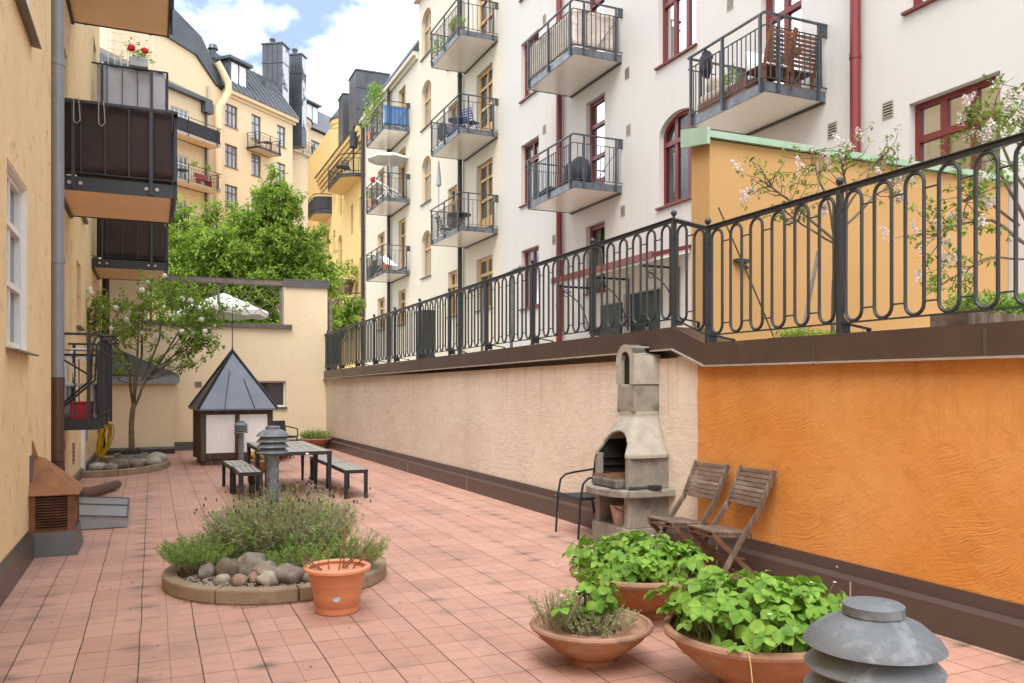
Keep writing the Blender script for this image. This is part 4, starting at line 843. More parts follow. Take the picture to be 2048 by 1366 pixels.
panel(low[0], posts[0], 2)
for a, c in zip(low[1:], low): panel(a, c, 6)
panel(posts[-1], posts[-1] + .4, 2)
m = MB(); m.tube([(5.35, 14.2, 3.42), (5.35, 11.9, 3.55)], .03, 10); m.tube([(5.35, 13.6, 2.0), (5.35, 13.6, 3.44)], .025, 10); m.tube([(5.35, 12.3, 2.0), (5.35, 12.3, 3.52)], .025, 10)
m.ball((5.35, 14.2, 3.42), .045, 2); m.ball((5.35, 11.9, 3.55), .045, 2); single(m, 'stair_handrail', 'galvanised', 'grey tubular stair handrail standing behind the black loop railing', 'handrail', smooth=True)
m = MB(); m.span((5.35, 17.1, 2.03), (5.62, 17.6, 3.30)); m.span((5.34, 17.08, 3.30), (5.63, 17.62, 3.33))
for k in range(4): m.span((5.39, 17.085, 2.9 + .06 * k), (5.58, 17.095, 2.925 + .06 * k))
single(m, 'utility_cabinet', 'iron', 'dark slotted metal cabinet behind the middle of the railing', 'cabinet')
m = MB(); m.span((5.35, 28.0, 2.03), (5.75, 28.6, 3.2)); m.span((5.33, 27.98, 3.2), (5.77, 28.62, 3.24)); single(m, 'utility_cabinet', 'iron', 'smaller dark metal cabinet behind the far end of the railing', 'cabinet')
# dividing wall with copper coping on the terrace
DW = thing('dividing_wall', 'smooth orange yellow terrace wall with green copper coping behind the railing', 'wall', (7, 7.7, 2))
m = MB(); m.hexa([(5.7, 7.56, 2.03), (10.62, 7.56, 2.03), (10.62, 7.9, 2.03), (5.7, 7.9, 2.03)], [(5.7, 7.56, 4.42), (10.62, 7.56, 4.42), (10.62, 7.9, 4.48), (5.7, 7.9, 4.48)]); m.build('wall', 'divider_plaster', DW, True)
m = MB(); m.hexa([(5.62, 7.49, 4.425), (10.64, 7.49, 4.425), (10.64, 7.96, 4.49), (5.62, 7.96, 4.49)], [(5.62, 7.49, 4.50), (10.64, 7.49, 4.50), (10.64, 7.96, 4.60), (5.62, 7.96, 4.60)])
m.hexa([(5.60, 7.47, 4.34), (5.64, 7.47, 4.34), (5.64, 7.97, 4.42), (5.60, 7.97, 4.42)], [(5.60, 7.47, 4.53), (5.64, 7.47, 4.53), (5.64, 7.97, 4.63), (5.60, 7.97, 4.63)])
m.build('coping', 'copper_green', DW, True)
m = MB(); m.span((6.02, 7.47, 3.06), (6.2, 7.555, 3.1)); m.tube([(6.1, 7.5, 3.05), (6.18, 7.5, 3.0)], .02, 8); m.build('wall_spotlight', 'iron', DW, True)
# back wall with the trellis opening
BW = thing('garden_wall', 'pale yellow end wall with a trellised opening and a small dark window', 'wall', (1.7, 23.4, 0))
FBK = Facade((0, 23.3), (1, 0), (0, -1))
op = (-.1, 3.31, 3.36, 4.60); wi = (2.62, 3.36, 1.12, 1.83)
m = MB(); FBK.wall(m, -1.3, 4.50, 0, 4.60, [op, wi], .32, (), True); m.build('wall', 'back_plaster', BW, True)
m = MB(); m.span((3.31, 23.24, 4.605), (4.55, 23.68, 4.64)); m.hexa([(3.31, 23.24, 4.42), (4.53, 23.24, 4.42), (4.53, 23.27, 4.42), (3.31, 23.27, 4.42)], [(3.31, 23.24, 4.60), (4.55, 23.24, 4.60), (4.55, 23.27, 4.60), (3.31, 23.27, 4.60)]); m.span((-.2, 23.2, 3.27), (3.52, 23.64, 3.375)); m.build('coping', 'grey_flashing', BW, True)
f = FBK.window(BW, *wi, 'white_paint', cols=1, trans=(), rec=.1, fw=.045, deep=False, curtain=False, pane='dark_pane')
m = MB(); FBK.box(m, 2.55, 3.40, 1.06, 1.117, -.05, .1); m.build('sill', 'grey_flashing', f, True)
FBK.vent(BW, 1.11, 1.73, .07, .06)
m = MB(); m.span((.48, 23.25, 0), (4.42, 23.295, .22)); m.build('skirting', 'grey_flashing', BW, True)
TR = thing('wooden_trellis', 'weathered grey timber frame with diagonal laths filling the opening of the end wall', 'trellis', (1.6, 23.4, 3.4))
m = MB(); m.beam((-.15, 23.42, 4.52), (3.305, 23.42, 4.52), .2, .16); m.build('top_beam', 'trellis_wood', TR, True, bevel=.01)
for x in (-.04, 1.62, 3.25):
    m = MB(); m.span((x - .035, 23.38, 3.38), (x + .035, 23.46, 4.435)); m.build('post', 'trellis_wood', TR, True)
m = MB()
for x0 in (-.04, 1.62):
    for k in range(4):
        a = x0 + .03 + .41 * k; b_ = min(x0 + 1.6, a + .9); m.beam((a, 23.405, 4.43), (b_, 23.405, 4.43 - (b_ - a) * 1.0), .016, .03, (0, 1, 0)); b_ = min(x0 + 1.6, a + .9); m.beam((a, 23.435, 3.6), (b_, 23.435, 3.6 + (b_ - a) * .9), .016, .03, (0, 1, 0))
m.build('laths', 'trellis_wood', TR, True)
m = MB(); m.beam((4.62, 23.5, 2.0), (4.62, 23.5, 4.05), .1, .1); m.beam((4.62, 23.5, 4.05), (4.66, 24.6, 4.1), .14, .14); m.beam((4.66, 24.6, 2), (4.66, 24.6, 4.05), .1, .1); m.beam((4.72, 23.6, 3.2), (4.72, 24.6, 3.2), .04, .25); single(m, 'timber_post_frame', 'trellis_wood', 'dark weathered timber post frame just beyond the end wall corner', 'post frame')
# low lean-to against the end wall
LT = thing('lean_to', 'small yellow lean-to shed with sloping dark roof behind the flowering tree', 'shed', (-.3, 22.6, 0))
m = MB(); m.span((-1.05, 22.4, 0), (.5, 23.28, 1.78)); m.build('wall', 'back_plaster', LT, True)
m = MB(); m.hexa([(-1.08, 22.3, 1.785), (.62, 22.3, 1.785), (.62, 23.28, 1.785), (-1.08, 23.28, 1.785)], [(-1.08, 22.3, 2.02), (.62, 22.3, 1.86), (.62, 23.28, 2.0), (-1.08, 23.28, 2.75)]); m.build('roof', 'roof_metal', LT, True)
m = MB(); m.span((-1.06, 22.26, 1.74), (.60, 22.295, 1.92)); m.build('fascia', 'zinc', LT, True)
m = MB(); m.span((-1.05, 22.33, 0), (.52, 22.395, .16)); m.tube([(-1.0, 22.25, .13), (.52, 22.25, .13)], .05, 8); m.build('skirting', 'grey_flashing', LT, True)
# parasol beyond the trellis
PS = thing('parasol', 'large white garden parasol standing behind the timber trellis', 'parasol', (1.9, 25.3, 2.0))
def canopy(r, h, seg, sag=.06, val=.14):
    m = MB(); vs = [(0, 0, h)]
    for j in (1, 2, 3):
        for k in range(seg * 2):
            a = math.pi * k / seg; q = r * j / 3 * (1 if k % 2 == 0 else .965); vs.append((q * math.cos(a), q * math.sin(a), h * (1 - j / 3) - (sag * (k % 2) * j / 3)))
    for k in range(seg * 2):
        a = math.pi * k / seg; vs.append((r * (1 if k % 2 == 0 else .965) * 1.005 * math.cos(a), r * (1 if k % 2 == 0 else .965) * 1.005 * math.sin(a), -val - sag * (k % 2)))
    n = seg * 2; fs = [(0, 1 + k, 1 + (k + 1) % n) for k in range(n)]
    for j in range(3): fs += [(1 + j * n + k, 1 + (j + 1) * n + k, 1 + (j + 1) * n + (k + 1) % n, 1 + j * n + (k + 1) % n) for k in range(n)]
    return m.add(vs, fs)
m = canopy(1.25, .52, 8); m.v = [(x, y, z + 1.88) for x, y, z in m.v]; m.build('canopy', 'canvas_white', PS, recalc=False); m = MB(); m.tube([(0, 0, 0), (0, 0, 2.4)], .025, 10); m.build('pole', 'trellis_wood', PS)
m = MB()
for k in range(8): a = math.pi * k / 4; m.beam((.02 * math.cos(a), .02 * math.sin(a), 2.36), (1.22 * math.cos(a), 1.22 * math.sin(a), 1.9), .015, .015)
m.build('ribs', 'trellis_wood', PS)

# ---------------------------------------------------------------- shed, lamps
SH = thing('garden_shed', 'small timber shed with white board doors and steep grey metal pyramid roof', 'shed', (1.62, 19.2, 0), R(4)); SH.scale = (.93, .93, 1)
m = MB(); m.span((-.72, -.62, .0), (.72, .62, .16)); m.build('base', 'weathered_wood', SH)
for a, b in (((-.80, -.72, .10), (-.68, -.60, 1.22)), ((.68, -.72, .10), (.80, -.60, 1.22)), ((-.05, -.72, .2), (.05, -.62, 1.1)), ((-.80, .6, .1), (-.68, .72, 1.22)), ((.68, .6, .1), (.8, .72, 1.22))):
    m = MB(); m.span(a, b); m.build('post', 'shed_timber', SH, bevel=.006)
m = MB(); m.span((-.68, -.715, 1.08), (.68, -.605, 1.2)); m.span((-.68, -.715, .13), (.68, -.605, .25)); m.build('rail', 'shed_timber', SH, bevel=.006)
m = MB(); m.span((-.79, -.6, .12), (-.70, .6, 1.2)); m.span((.70, -.6, .12), (.79, .6, 1.2)); m.span((-.68, .61, .12), (.68, .70, 1.2)); m.build('side_wall', 'shed_timber', SH)
for s_ in (-1, 1):
    m = MB(); m.span((s_ * .365 - .315, -.69, .26), (s_ * .365 + .315, -.64, 1.07)); d = m.build('door', 'shed_boards', SH)
m = MB(); e = .87; m.add([(-e, -e, 1.2), (e, -e, 1.2), (e, e, 1.2), (-e, e, 1.2), (0, 0, 2.46), (-e, -e, 1.165), (e, -e, 1.165), (e, e, 1.165), (-e, e, 1.165)], [(0, 1, 4), (1, 2, 4), (2, 3, 4), (3, 0, 4), (0, 5, 6, 1), (1, 6, 7, 2), (2, 7, 8, 3), (3, 8, 5, 0), (5, 8, 7, 6)])
rf = m.build('roof', 'shed_roof', SH)
m = MB()
for a, b in (((-.30, -e, 1.205), (-.30 * .38, -e * .38, 2.0)), ((.36, -e, 1.205), (.36 * .5, -e * .5, 1.83))): m.beam(a, b, .016, .03)
for sx in (-1, 1): m.beam((sx * e, -e, 1.2), (0, 0, 2.47), .05, .05); m.beam((sx * e, e, 1.2), (0, 0, 2.47), .05, .05)
m.build('seam', 'iron', rf)
m = MB(); m.lathe([(.035, 2.42), (.012, 2.55), (.010, 3.2), (.004, 3.5), (0, 3.5)], 8); m.build('finial', 'iron', rf)
def lamp(name_label, loc, h, rz=0):
    L = thing('bollard_lamp', name_label, 'lamp', loc, rz, 'grey louvred bollard lamps')
    m = MB(); m.lathe([(.056, 0), (.056, h - .24)], 24); m.build('post', 'lamp_metal', L, smooth=True)
    m = MB(); m.lathe([(0, h), (.060, h), (.066, h - .004), (.066, h - .024), (.063, h - .027), (.105, h - .045), (.140, h - .074), (.151, h - .092), (.148, h - .094), (.1, h - .06), (.0, h - .045)], 56); m.build('cap', 'lamp_metal', L, smooth=True)
    for k in range(3):
        z = h - .116 - .052 * k; m = MB(); m.lathe([(.088, z + .022), (.104, z + .020), (.149, z - .026), (.147, z - .030), (.1, z + .012), (.086, z + .016), (.088, z + .022)], 56); o = m.build('louvre', 'lamp_metal', L, smooth=True)
    m = MB(); m.lathe([(.0, h - .05), (.05, h - .05), (.05, h - .24), (.0, h - .24)], 20); m.build('light_core', 'lamp_inner', L, smooth=True)
    return L
lamp('large louvred grey bollard lamp at the lower right edge, nearest of all', (1.49, 1.38, 0), 1.165)
lamp('louvred grey bollard lamp rising out of the lavender bed', (1.03, 7.96, 0), 1.29)
lamp('louvred grey bollard lamp in front of the white shed doors', (1.70, 18.1, 0), .95)

# ---------------------------------------------------------------- tables and benches
def slat_table(name, label, cat, x0, x1, y0, y1, h, leg, rz=0, group=None, taper=True):
    cx, cy = (x0 + x1) / 2, (y0 + y1) / 2; L = thing(name, label, cat, (cx, cy, 0), rz, group); hx, hy = (x1 - x0) / 2, (y1 - y0) / 2
    m = MB(); k = .035; n = max(3, round((x1 - x0) / .17)) if cat == 'table' else 4
    wd = (2 * hx - .05 + .008) / n
    for i in range(n): m.span((-hx + .025 + wd * i, -hy + .02, h - .028), (-hx + .025 + wd * (i + 1) - .008, hy - .02, h))
    m.build('table_top' if cat == 'table' else 'seat', 'grey_slats', L, bevel=.003)
    m = MB(); m.span((-hx, -hy, h - .055), (hx, -hy + .022, h - .004)); m.span((-hx, hy - .022, h - .055), (hx, hy, h - .004)); m.span((-hx, -hy + .022, h - .055), (-hx + .022, hy - .022, h - .004)); m.span((hx - .022, -hy + .022, h - .055), (hx, hy - .022, h - .004)); m.build('frame', 'black_steel', L)
    for sx in (-1, 1):
        for sy in (-1, 1):
            m = MB(); a, b = (sx * (hx - leg / 2 - .002), sy * (hy - leg / 2 - .002)), leg / 2; q = b * (.55 if taper else 1)
            m.hexa([(a[0] - q, a[1] - q, 0), (a[0] + q, a[1] - q, 0), (a[0] + q, a[1] + q, 0), (a[0] - q, a[1] + q, 0)], [(a[0] - b, a[1] - b, h - .056), (a[0] + b, a[1] - b, h - .056), (a[0] + b, a[1] + b, h - .056), (a[0] - b, a[1] + b, h - .056)]); m.build('leg', 'black_steel', L)
    return L
ta = slat_table('garden_table', 'nearer grey slatted garden table with oval badge on its edge', 'table', 1.50, 2.48, 12.48, 13.66, .70, .062, group='slatted tables set end to end')
m = MB(); m.lathe([(0, -.004), (.028, -.002), (.026, .002), (0, .003)], 20, sx=1.0, sy=.5); m.v = [(x + .12, -.596 - z, y + .665) for x, y, z in m.v]; m.build('badge', 'white_plastic', ta, smooth=True)
slat_table('garden_table', 'farther grey slatted garden table, pushed against the one with the badge', 'table', 1.50, 2.48, 13.69, 14.98, .70, .062, group='slatted tables set end to end')
gb = 'slatted benches along the tables'
slat_table('garden_bench', 'grey slatted bench on the lamp side of the tables, near end', 'bench', 1.13, 1.47, 12.42, 13.42, .43, .05, 0, gb, False)
slat_table('garden_bench', 'grey slatted bench on the lamp side of the tables, next to the shed', 'bench', 1.08, 1.42, 13.46, 14.55, .43, .05, R(2), gb, False)
slat_table('garden_bench', 'grey slatted bench on the retaining wall side of the tables, near end', 'bench', 2.60, 2.95, 12.15, 13.45, .43, .05, 0, gb, False)
slat_table('garden_bench', 'grey slatted bench on the retaining wall side of the tables, far end', 'bench', 2.58, 2.93, 13.49, 14.9, .43, .05, R(1), gb, False)
# dark armchair by the end wall with a small round table
AC = thing('armchair', 'black woven armchair standing by the end wall beside the shed', 'chair', (3.05, 21.5, 0), R(28))
m = MB(); m.box((0, -.02, .40), (.46, .46, .05)); m.build('seat', 'wicker_black', AC, bevel=.01); m = MB(); m.hexa([(-.24, .2, .42), (.24, .2, .42), (.24, .24, .42), (-.24, .24, .42)], [(-.26, .30, .80), (.26, .30, .80), (.26, .33, .80), (-.26, .33, .80)]); m.build('backrest', 'wicker_black', AC, bevel=.01)
for sx in (-1, 1):
    m = MB(); m.tube([(sx * .25, .3, .66), (sx * .26, .0, .63), (sx * .26, -.22, .60), (sx * .25, -.24, .4)], .016, 8); m.build('armrest', 'black_steel', AC, smooth=True)
    for y in (-.23, .22): m = MB(); m.tube([(sx * .23, y, .4), (sx * .25, y * 1.08, 0)], .016, 8); m.build('leg', 'black_steel', AC)
m = MB(); m.lathe([(0, .52), (.3, .52), (.3, .55), (0, .55)], 28); m.tube([(0, 0, 0), (0, 0, .52)], .025, 8); m.lathe([(.2, 0), (.2, .02), (0, .03)], 20); single(m, 'side_table', 'trellis_wood', 'small round wooden side table half hidden behind the shed', 'table', (2.72, 21.0, 0))

# ---------------------------------------------------------------- concrete garden grill
G = thing('garden_grill', 'grey cast concrete barbecue fireplace with tall chimney against the retaining wall', 'barbecue', (4.60, 7.43, 0))
gm = MB()  # local: x towards the wall, front face at -x
w_, d0, d1 = .34, -.24, .25
def cplate(m, x0, x1, y0, y1, z0, z1): m.span((x0, y0, z0), (x1, y1, z1))
m = MB(); cplate(m, d0 - .03, d1, -w_ - .02, w_ + .02, 0, .23); m.build('plinth', 'concrete', G, bevel=.012)
m = MB(); cplate(m, d0, d1, -w_, -w_ + .09, .231, .55); cplate(m, d0, d1, w_ - .09, w_, .231, .55); cplate(m, d1 - .07, d1, -w_ + .09, w_ - .09, .231, .55); m.build('niche', 'concrete', G, bevel=.008)
m = MB(); m.prism([(.27, -.46), (-.05, -.46), (-.22, -.44), (-.34, -.37), (-.41, -.24), (-.445, -.08), (-.445, .08), (-.41, .24), (-.34, .37), (-.22, .44), (-.05, .46), (.27, .46)], .552, .622); m.build('worktop', 'concrete', G, bevel=.010)
m = MB(); cplate(m, d0, d1, -w_, -w_ + .07, .624, .955); cplate(m, d0, d1, w_ - .07, w_, .624, .955); cplate(m, d1 - .06, d1, -w_ + .07, w_ - .07, .624, .955); m.build('firebox', 'concrete', G, bevel=.008)
m = MB(); cplate(m, d0 + .06, d1 - .065, -w_ + .075, -w_ + .08, .63, 1.1); cplate(m, d0 + .06, d1 - .065, w_ - .08, w_ - .075, .63, 1.1); cplate(m, d1 - .07, d1 - .065, -w_ + .08, w_ - .08, .63, 1.1)
for z in (.74, .82, .90):
    for sy in (-1, 1): cplate(m, d0 + .05, d1 - .07, sy * (w_ - .095) - .012, sy * (w_ - .095) + .012, z, z + .015)
m.build('lining', 'soot_and_shade', G)
m = MB(); cplate(m, d0 - .1, d0 + .02, -w_ + .08, w_ - .10, .625, .72); m.build('fire_kerb', 'ash', G, bevel=.02)
m = MB(); cplate(m, d0 + .02, d1 - .08, -w_ + .09, w_ - .09, .625, .68); m.build('ash_bed', 'ash', G)
m = MB()
for k in range(12): m.tube([(d0 - .07, -w_ + .10 + .045 * k, .735), (d1 - .09, -w_ + .10 + .045 * k, .745)], .004, 5)
m.tube([(d0 - .16, w_ - .3, .735), (d0 + .1, w_ - .3, .74)], .007, 6); m.tube([(d0 - .07, -w_ + .09, .735), (d0 - .07, w_ - .09, .735)], .006, 5); m.build('grate', 'rust', G)
# hood with arched mouth: sections from a wide skirt to the flue
def ring(cx, hx, hy, z, n=32, p=5.0):
    o = []
    for k in range(n):
        a = 2 * math.pi * (k + .5) / n; c_, s_ = math.cos(a), math.sin(a); r_ = 1 / ((abs(c_) ** p + abs(s_) ** p) ** (1 / p)); o.append((cx + hx * r_ * c_, hy * r_ * s_, z))
    return o
secs = [(.0, .275, .385, .935), (.0, .275, .385, .975), (.015, .255, .355, 1.06), (.035, .225, .30, 1.16), (.06, .19, .24, 1.26), (.085, .165, .195, 1.34), (.09, .160, .185, 1.40)]
NS = 160
m = MB(); rings = [ring(c_, hx, hy, z, NS) for c_, hx, hy, z in [(0 + (.09) * min(1, max(0, (z - .975) / .365)) ** 1.0, .275 - (.275 - .163) * min(1, max(0, (z - .975) / .375)) ** .85, .385 - (.385 - .187) * min(1, max(0, (z - .975) / .375)) ** .85, z) for z in [.935 + .465 * i / 44 for i in range(45)]]]
for j in range(44):
    for k in range(NS):
        k2 = (k + 1) % NS; q = [rings[j][k], rings[j][k2], rings[j + 1][k2], rings[j + 1][k]]; c_ = [sum(v[i] for v in q) / 4 for i in range(3)]
        if c_[0] < -.06 and (c_[1] / .29) ** 2 + ((c_[2] - .935) / .265) ** 2 < 1: continue
        m.add(q, [(0, 1, 2, 3)])
hd = m.build('hood', 'hood_concrete', G, smooth=True); so = hd.modifiers.new('thick', 'SOLIDIFY'); so.thickness = .035; so.offset = -1
m = MB(); z0, z1 = 1.385, 1.68; m.hexa([(-.075, -.175, z0), (.245, -.175, z0), (.245, .175, z0), (-.075, .175, z0)], [(-.07, -.17, z1), (.24, -.17, z1), (.24, .17, z1), (-.07, .17, z1)]); m.build('flue', 'concrete', G, bevel=.02)
m = MB(); tz = lambda y: 2.10 - .12 * (abs(y) / .175) ** 2.4
ys = [-.178 + .356 * i / 16 for i in range(17)]
for sl in ((-.075, .245),):
    for a, b in zip(ys, ys[1:]):
        inner = abs((a + b) / 2) < .085; zb_ = 1.684
        if inner: # tall slot with a round head
            t_ = lambda y: 1.94 + .085 * math.sqrt(max(0, 1 - (y / .0862) ** 2)); m.hexa([(sl[0], a, t_(a)), (sl[1], a, t_(a)), (sl[1], b, t_(b)), (sl[0], b, t_(b))], [(sl[0], a, tz(a)), (sl[1], a, tz(a)), (sl[1], b, tz(b)), (sl[0], b, tz(b))])
        else: m.hexa([(sl[0], a, zb_), (sl[1], a, zb_), (sl[1], b, zb_), (sl[0], b, zb_)], [(sl[0], a, tz(a)), (sl[1], a, tz(a)), (sl[1], b, tz(b)), (sl[0], b, tz(b))])
m.build('chimney_cap', 'hood_concrete', G, smooth=True)
m = MB(); cplate(m, -.03, .23, -.0845, .0845, 1.685, 1.935); cplate(m, -.03, .23, -.06, .06, 1.935, 1.985); m.build('slot_shade_fill', 'soot_and_shade', G)  # solid black fill: shade inside the cap slot, put in as colour
# things in and on the grill
B = thing('metal_bucket', 'small dented pale metal bucket in the niche of the grill', 'bucket', (4.46, 7.40, .232), R(20))
m = MB(); m.lathe([(.075, 0), (.115, .20), (.122, .205), (.112, .2), (.07, .012), (0, .012)], 24); m.build('pail', plain('pail_metal', (.50, .36, .31), .5, .2, .3, 12, .3, 40, stain=((.12, .04, .03), 9.0, .6)), B, smooth=True); m = MB(); m.tube([(-.118, 0, .19)] + [(-.118 * math.cos(a), -.1 * math.sin(a), .19 - .06 * math.sin(a)) for a in (.5, 1.1, 1.57, 2.1, 2.7)] + [(.118, 0, .19)], .004, 6); m.build('handle', 'black_steel', B)
m = MB(); m.tube([(-.16, 0, .02), (-.02, 0, .022)], .015, 8); m.tube([(-.02, 0, .022), (.05, 0, .024)], .012, 8); m.span((.05, -.035, .006), (.17, .035, .045)); single(m, 'grill_brush', 'black_steel', 'black handled grill brush lying along the edge of the concrete worktop', 'brush', (4.50, 7.02, .624), R(-15))
m = MB(); m.lathe([(0, 0), (.012, .01), (.018, .06), (.01, .1), (0, .105)], 10); m.v = [(z, x, y + .03) for x, y, z in m.v]; m.tube([(-.1, 0, .03), (0, 0, .03)], .005, 6); single(m, 'scraper', 'brown_paint', 'small scraper with dark red handle beside the grill brush', 'tool', (4.62, 7.07, .625), R(5))

# ---------------------------------------------------------------- chairs
TC = thing('garden_chair', 'black tubular garden chair with woven seat beside the concrete grill', 'chair', (4.48, 8.18, 0))
m = MB(); m.box((.02, 0, .43), (.44, .46, .03)); m.build('seat', 'wicker_black', TC, bevel=.012)
for sy in (-1, 1): m = MB(); m.tube([(-.25, sy * .27, 0), (-.225, sy * .27, .42), (-.19, sy * .27, .60), (-.13, sy * .265, .655), (-.02, sy * .26, .675), (.22, sy * .25, .70)], .013, 8); m.build('leg', 'black_steel', TC, smooth=True); m = MB(); m.tube([(.26, sy * .24, 0), (.2, sy * .25, .43), (.25, sy * .23, .86)], .013, 8); m.build('leg', 'black_steel', TC, smooth=True)
m = MB(); m.tube([(-.225, -.27, .425), (-.225, .27, .425)], .012, 8); m.tube([(.2, -.25, .425), (.2, .25, .425)], .012, 8); m.build('seat_frame', 'black_steel', TC); m = MB(); m.hexa([(.21, -.22, .5), (.23, -.22, .5), (.23, .22, .5), (.21, .22, .5)], [(.25, -.21, .86), (.27, -.21, .86), (.27, .21, .86), (.25, .21, .86)]); m.build('backrest', 'wicker_black', TC)
def folding_chair(label, loc, rz):
    K = thing('folding_chair', label, 'chair', loc, rz, 'folding wooden chairs by the orange wall'); hw = .225
    top, knee, foot = Vector((.30, 0, .95)), Vector((.02, 0, .44)), Vector((-.30, 0, 0)); mid = Vector((.145, 0, .62))
    for s_ in (-1, 1):
        o = Vector((0, s_ * hw, 0)); m = MB(); pts = [foot + o, knee + o - Vector((.02, 0, 0)), mid + o, top + o]
        for a, b in zip(pts, pts[1:]): m.beam(a - (b - a).normalized() * .006, b, .024, .045, (1, 0, 0))
        m.build('back_rail', 'weathered_wood', K, bevel=.004)
        o = Vector((0, s_ * (hw - .035), 0)); m = MB(); m.beam(Vector((-.27, 0, .415)) + o, Vector((.19, 0, 0)) + o, .022, .042, (1, 0, 0)); m.build('leg', 'teak_leg', K, bevel=.004)
        m = MB(); m.beam(Vector((-.29, 0, .435)) + o, Vector((.09, 0, .40)) + o, .02, .034); m.build('seat_rail', 'weathered_wood', K, bevel=.003)
    m = MB(); d = (top - mid).normalized(); n = Vector((d.z, 0, -d.x))
    for i in range(8):
        c_ = mid + d * (.035 + i * .043); m.beam(c_ + Vector((0, -hw + .013, 0)), c_ + Vector((0, hw - .013, 0)), .014, .037, d)
    m.build('backrest', 'weathered_wood', K, bevel=.002)
    m = MB()
    for i in range(9):
        x = -.29 + i * .043; m.span((x, -hw + .02, .448 - i * .0038), (x + .037, hw - .02, .462 - i * .0038))
    m.build('seat', 'weathered_wood', K, bevel=.002)
    m = MB(); m.tube([(-.27, -hw + .02, .41), (-.27, hw - .02, .41)], .01, 8); m.tube([(-.01, -hw, .22), (-.01, hw, .22)], .008, 8); m.tube([(.15, -hw + .04, .04), (.15, hw - .04, .04)], .01, 8); m.build('dowel', 'teak_leg', K)
    return K
k1 = folding_chair('weathered wooden folding chair by the orange wall, the one farther from the grill', (4.53, 5.74, 0), R(-3))
dup(k1, (4.48, 6.29, 0), R(2), 'weathered wooden folding chair by the orange wall, the one next to the grill')
# ---------------------------------------------------------------- vent housing, hatch and hose on the left
VB = thing('vent_housing', 'rusty louvred metal vent housing with pitched lid against the ochre wall', 'vent', (-.89, 9.55, 0))
m = MB(); m.hexa([(-.205, -.39, 0), (.215, -.39, 0), (.215, .36, 0), (-.205, .36, 0)], [(-.205, -.35, .235), (.185, -.35, .235), (.185, .33, .235), (-.205, .33, .235)]); m.build('base', 'grey_flashing', VB)
m = MB(); m.span((-.19, -.31, .237), (.155, .29, .60)); m.build('shade_core', 'soot_and_shade', VB)  # black block paints the shade behind the louvres
for x, y in ((-.185, -.325), (.15, -.325), (.15, .285)): m = MB(); m.span((x - .028, y - .022, .236), (x + .028, y + .022, .605)); m.build('corner_post', 'rust', VB)
m = MB(); m.span((-.21, -.34, .585), (.175, -.30, .61)); m.span((-.21, -.34, .236), (.175, -.30, .258)); m.build('edge_frame', 'rust', VB)
m = MB()
for k in range(12):
    z = .268 + .0268 * k; m.hexa([(-.158, -.348, z - .004), (.123, -.348, z - .004), (.123, -.312, z + .005), (-.158, -.312, z + .005)], [(-.158, -.348, z), (.123, -.348, z), (.123, -.312, z + .009), (-.158, -.312, z + .009)])
    m.hexa([(.172, -.30, z - .004), (.172, .26, z - .004), (.152, .26, z + .005), (.152, -.30, z + .005)], [(.172, -.30, z), (.172, .26, z), (.152, .26, z + .009), (.152, -.30, z + .009)])
m.build('louvres', 'rust', VB)
m = MB(); m.add([(-.21, -.40, .60), (.225, -.40, .60), (.225, .38, .60), (-.21, .38, .60), (-.12, -.12, .93), (-.205, -.12, .95), (-.205, .12, .95), (-.12, .12, .93)], [(0, 1, 4, 5), (1, 2, 7, 4), (2, 3, 6, 7), (4, 7, 6, 5), (0, 5, 6, 3), (3, 2, 1, 0)]); m.build('lid', 'rust_roof', VB)
m = MB(); m.hexa([(-.21, -.13, .90), (-.14, -.13, .90), (-.14, -.10, .90), (-.21, -.10, .90)], [(-.21, -.12, 1.12), (-.20, -.12, 1.12), (-.20, -.11, 1.12), (-.21, -.11, 1.12)]); m.build('flashing_tip', 'rust_roof', VB)
HT = thing('roof_hatch', 'low sloping sheet metal hatch with worn grey paint behind the rusty vent housing', 'hatch', (-.65, 11.7, 0))
m = MB(); m.hexa([(-.44, -.98, .01), (.38, -.98, .01), (.36, .98, .01), (-.44, .98, .01)], [(-.44, -.98, .20), (.37, -.98, .125), (.35, .98, .10), (-.44, .98, .17)]); m.build('body', 'zinc', HT)
m = MB(); m.beam((-.44, -.99, .205), (.375, -.99, .13), .02, .015); m.beam((-.44, .1, .195), (.36, .1, .122), .02, .02); m.beam((.375, -.99, .13), (.355, .99, .105), .02, .015); m.beam((-.44, .99, .175), (.355, .99, .105), .02, .015); m.build('seam', 'grey_flashing', HT)
HS = MB()
for k in range(11):
    w_ = rnd(.07, .15); dx, l = rnd(-.03, .06), rnd(.62, .80); ph = rnd(-.04, .04)
    HS.tube([(dx * .3 + .05 * math.cos(a) * (1 - .0) * (w_ / .1) + .03 * k / 10, w_ * math.sin(a) + ph + .05 * math.cos(a), .5 + l / 2 * math.cos(a) - (l - .62) * .3) for a in [2 * math.pi * i / 26 for i in range(26)]], .013, 6, closed=True)
single(HS, 'garden_hose', 'hose_yellow', 'coiled yellow garden hose hanging on the wall below the ground floor balcony', 'hose', (-.98, 20.6, .02), R(-58), smooth=True)

# ---------------------------------------------------------------- boulders
def boulder(label, loc, r, mat, sq=(1.1, 1, .75), seed=0, rz=0, group=None, sub=3):
    m = MB(); m.ball((0, 0, 0), r, sub, sq, .30, seed + 1, 1.5); return single(m, 'boulder', mat, label, 'boulder', loc, rz, group, smooth='all')
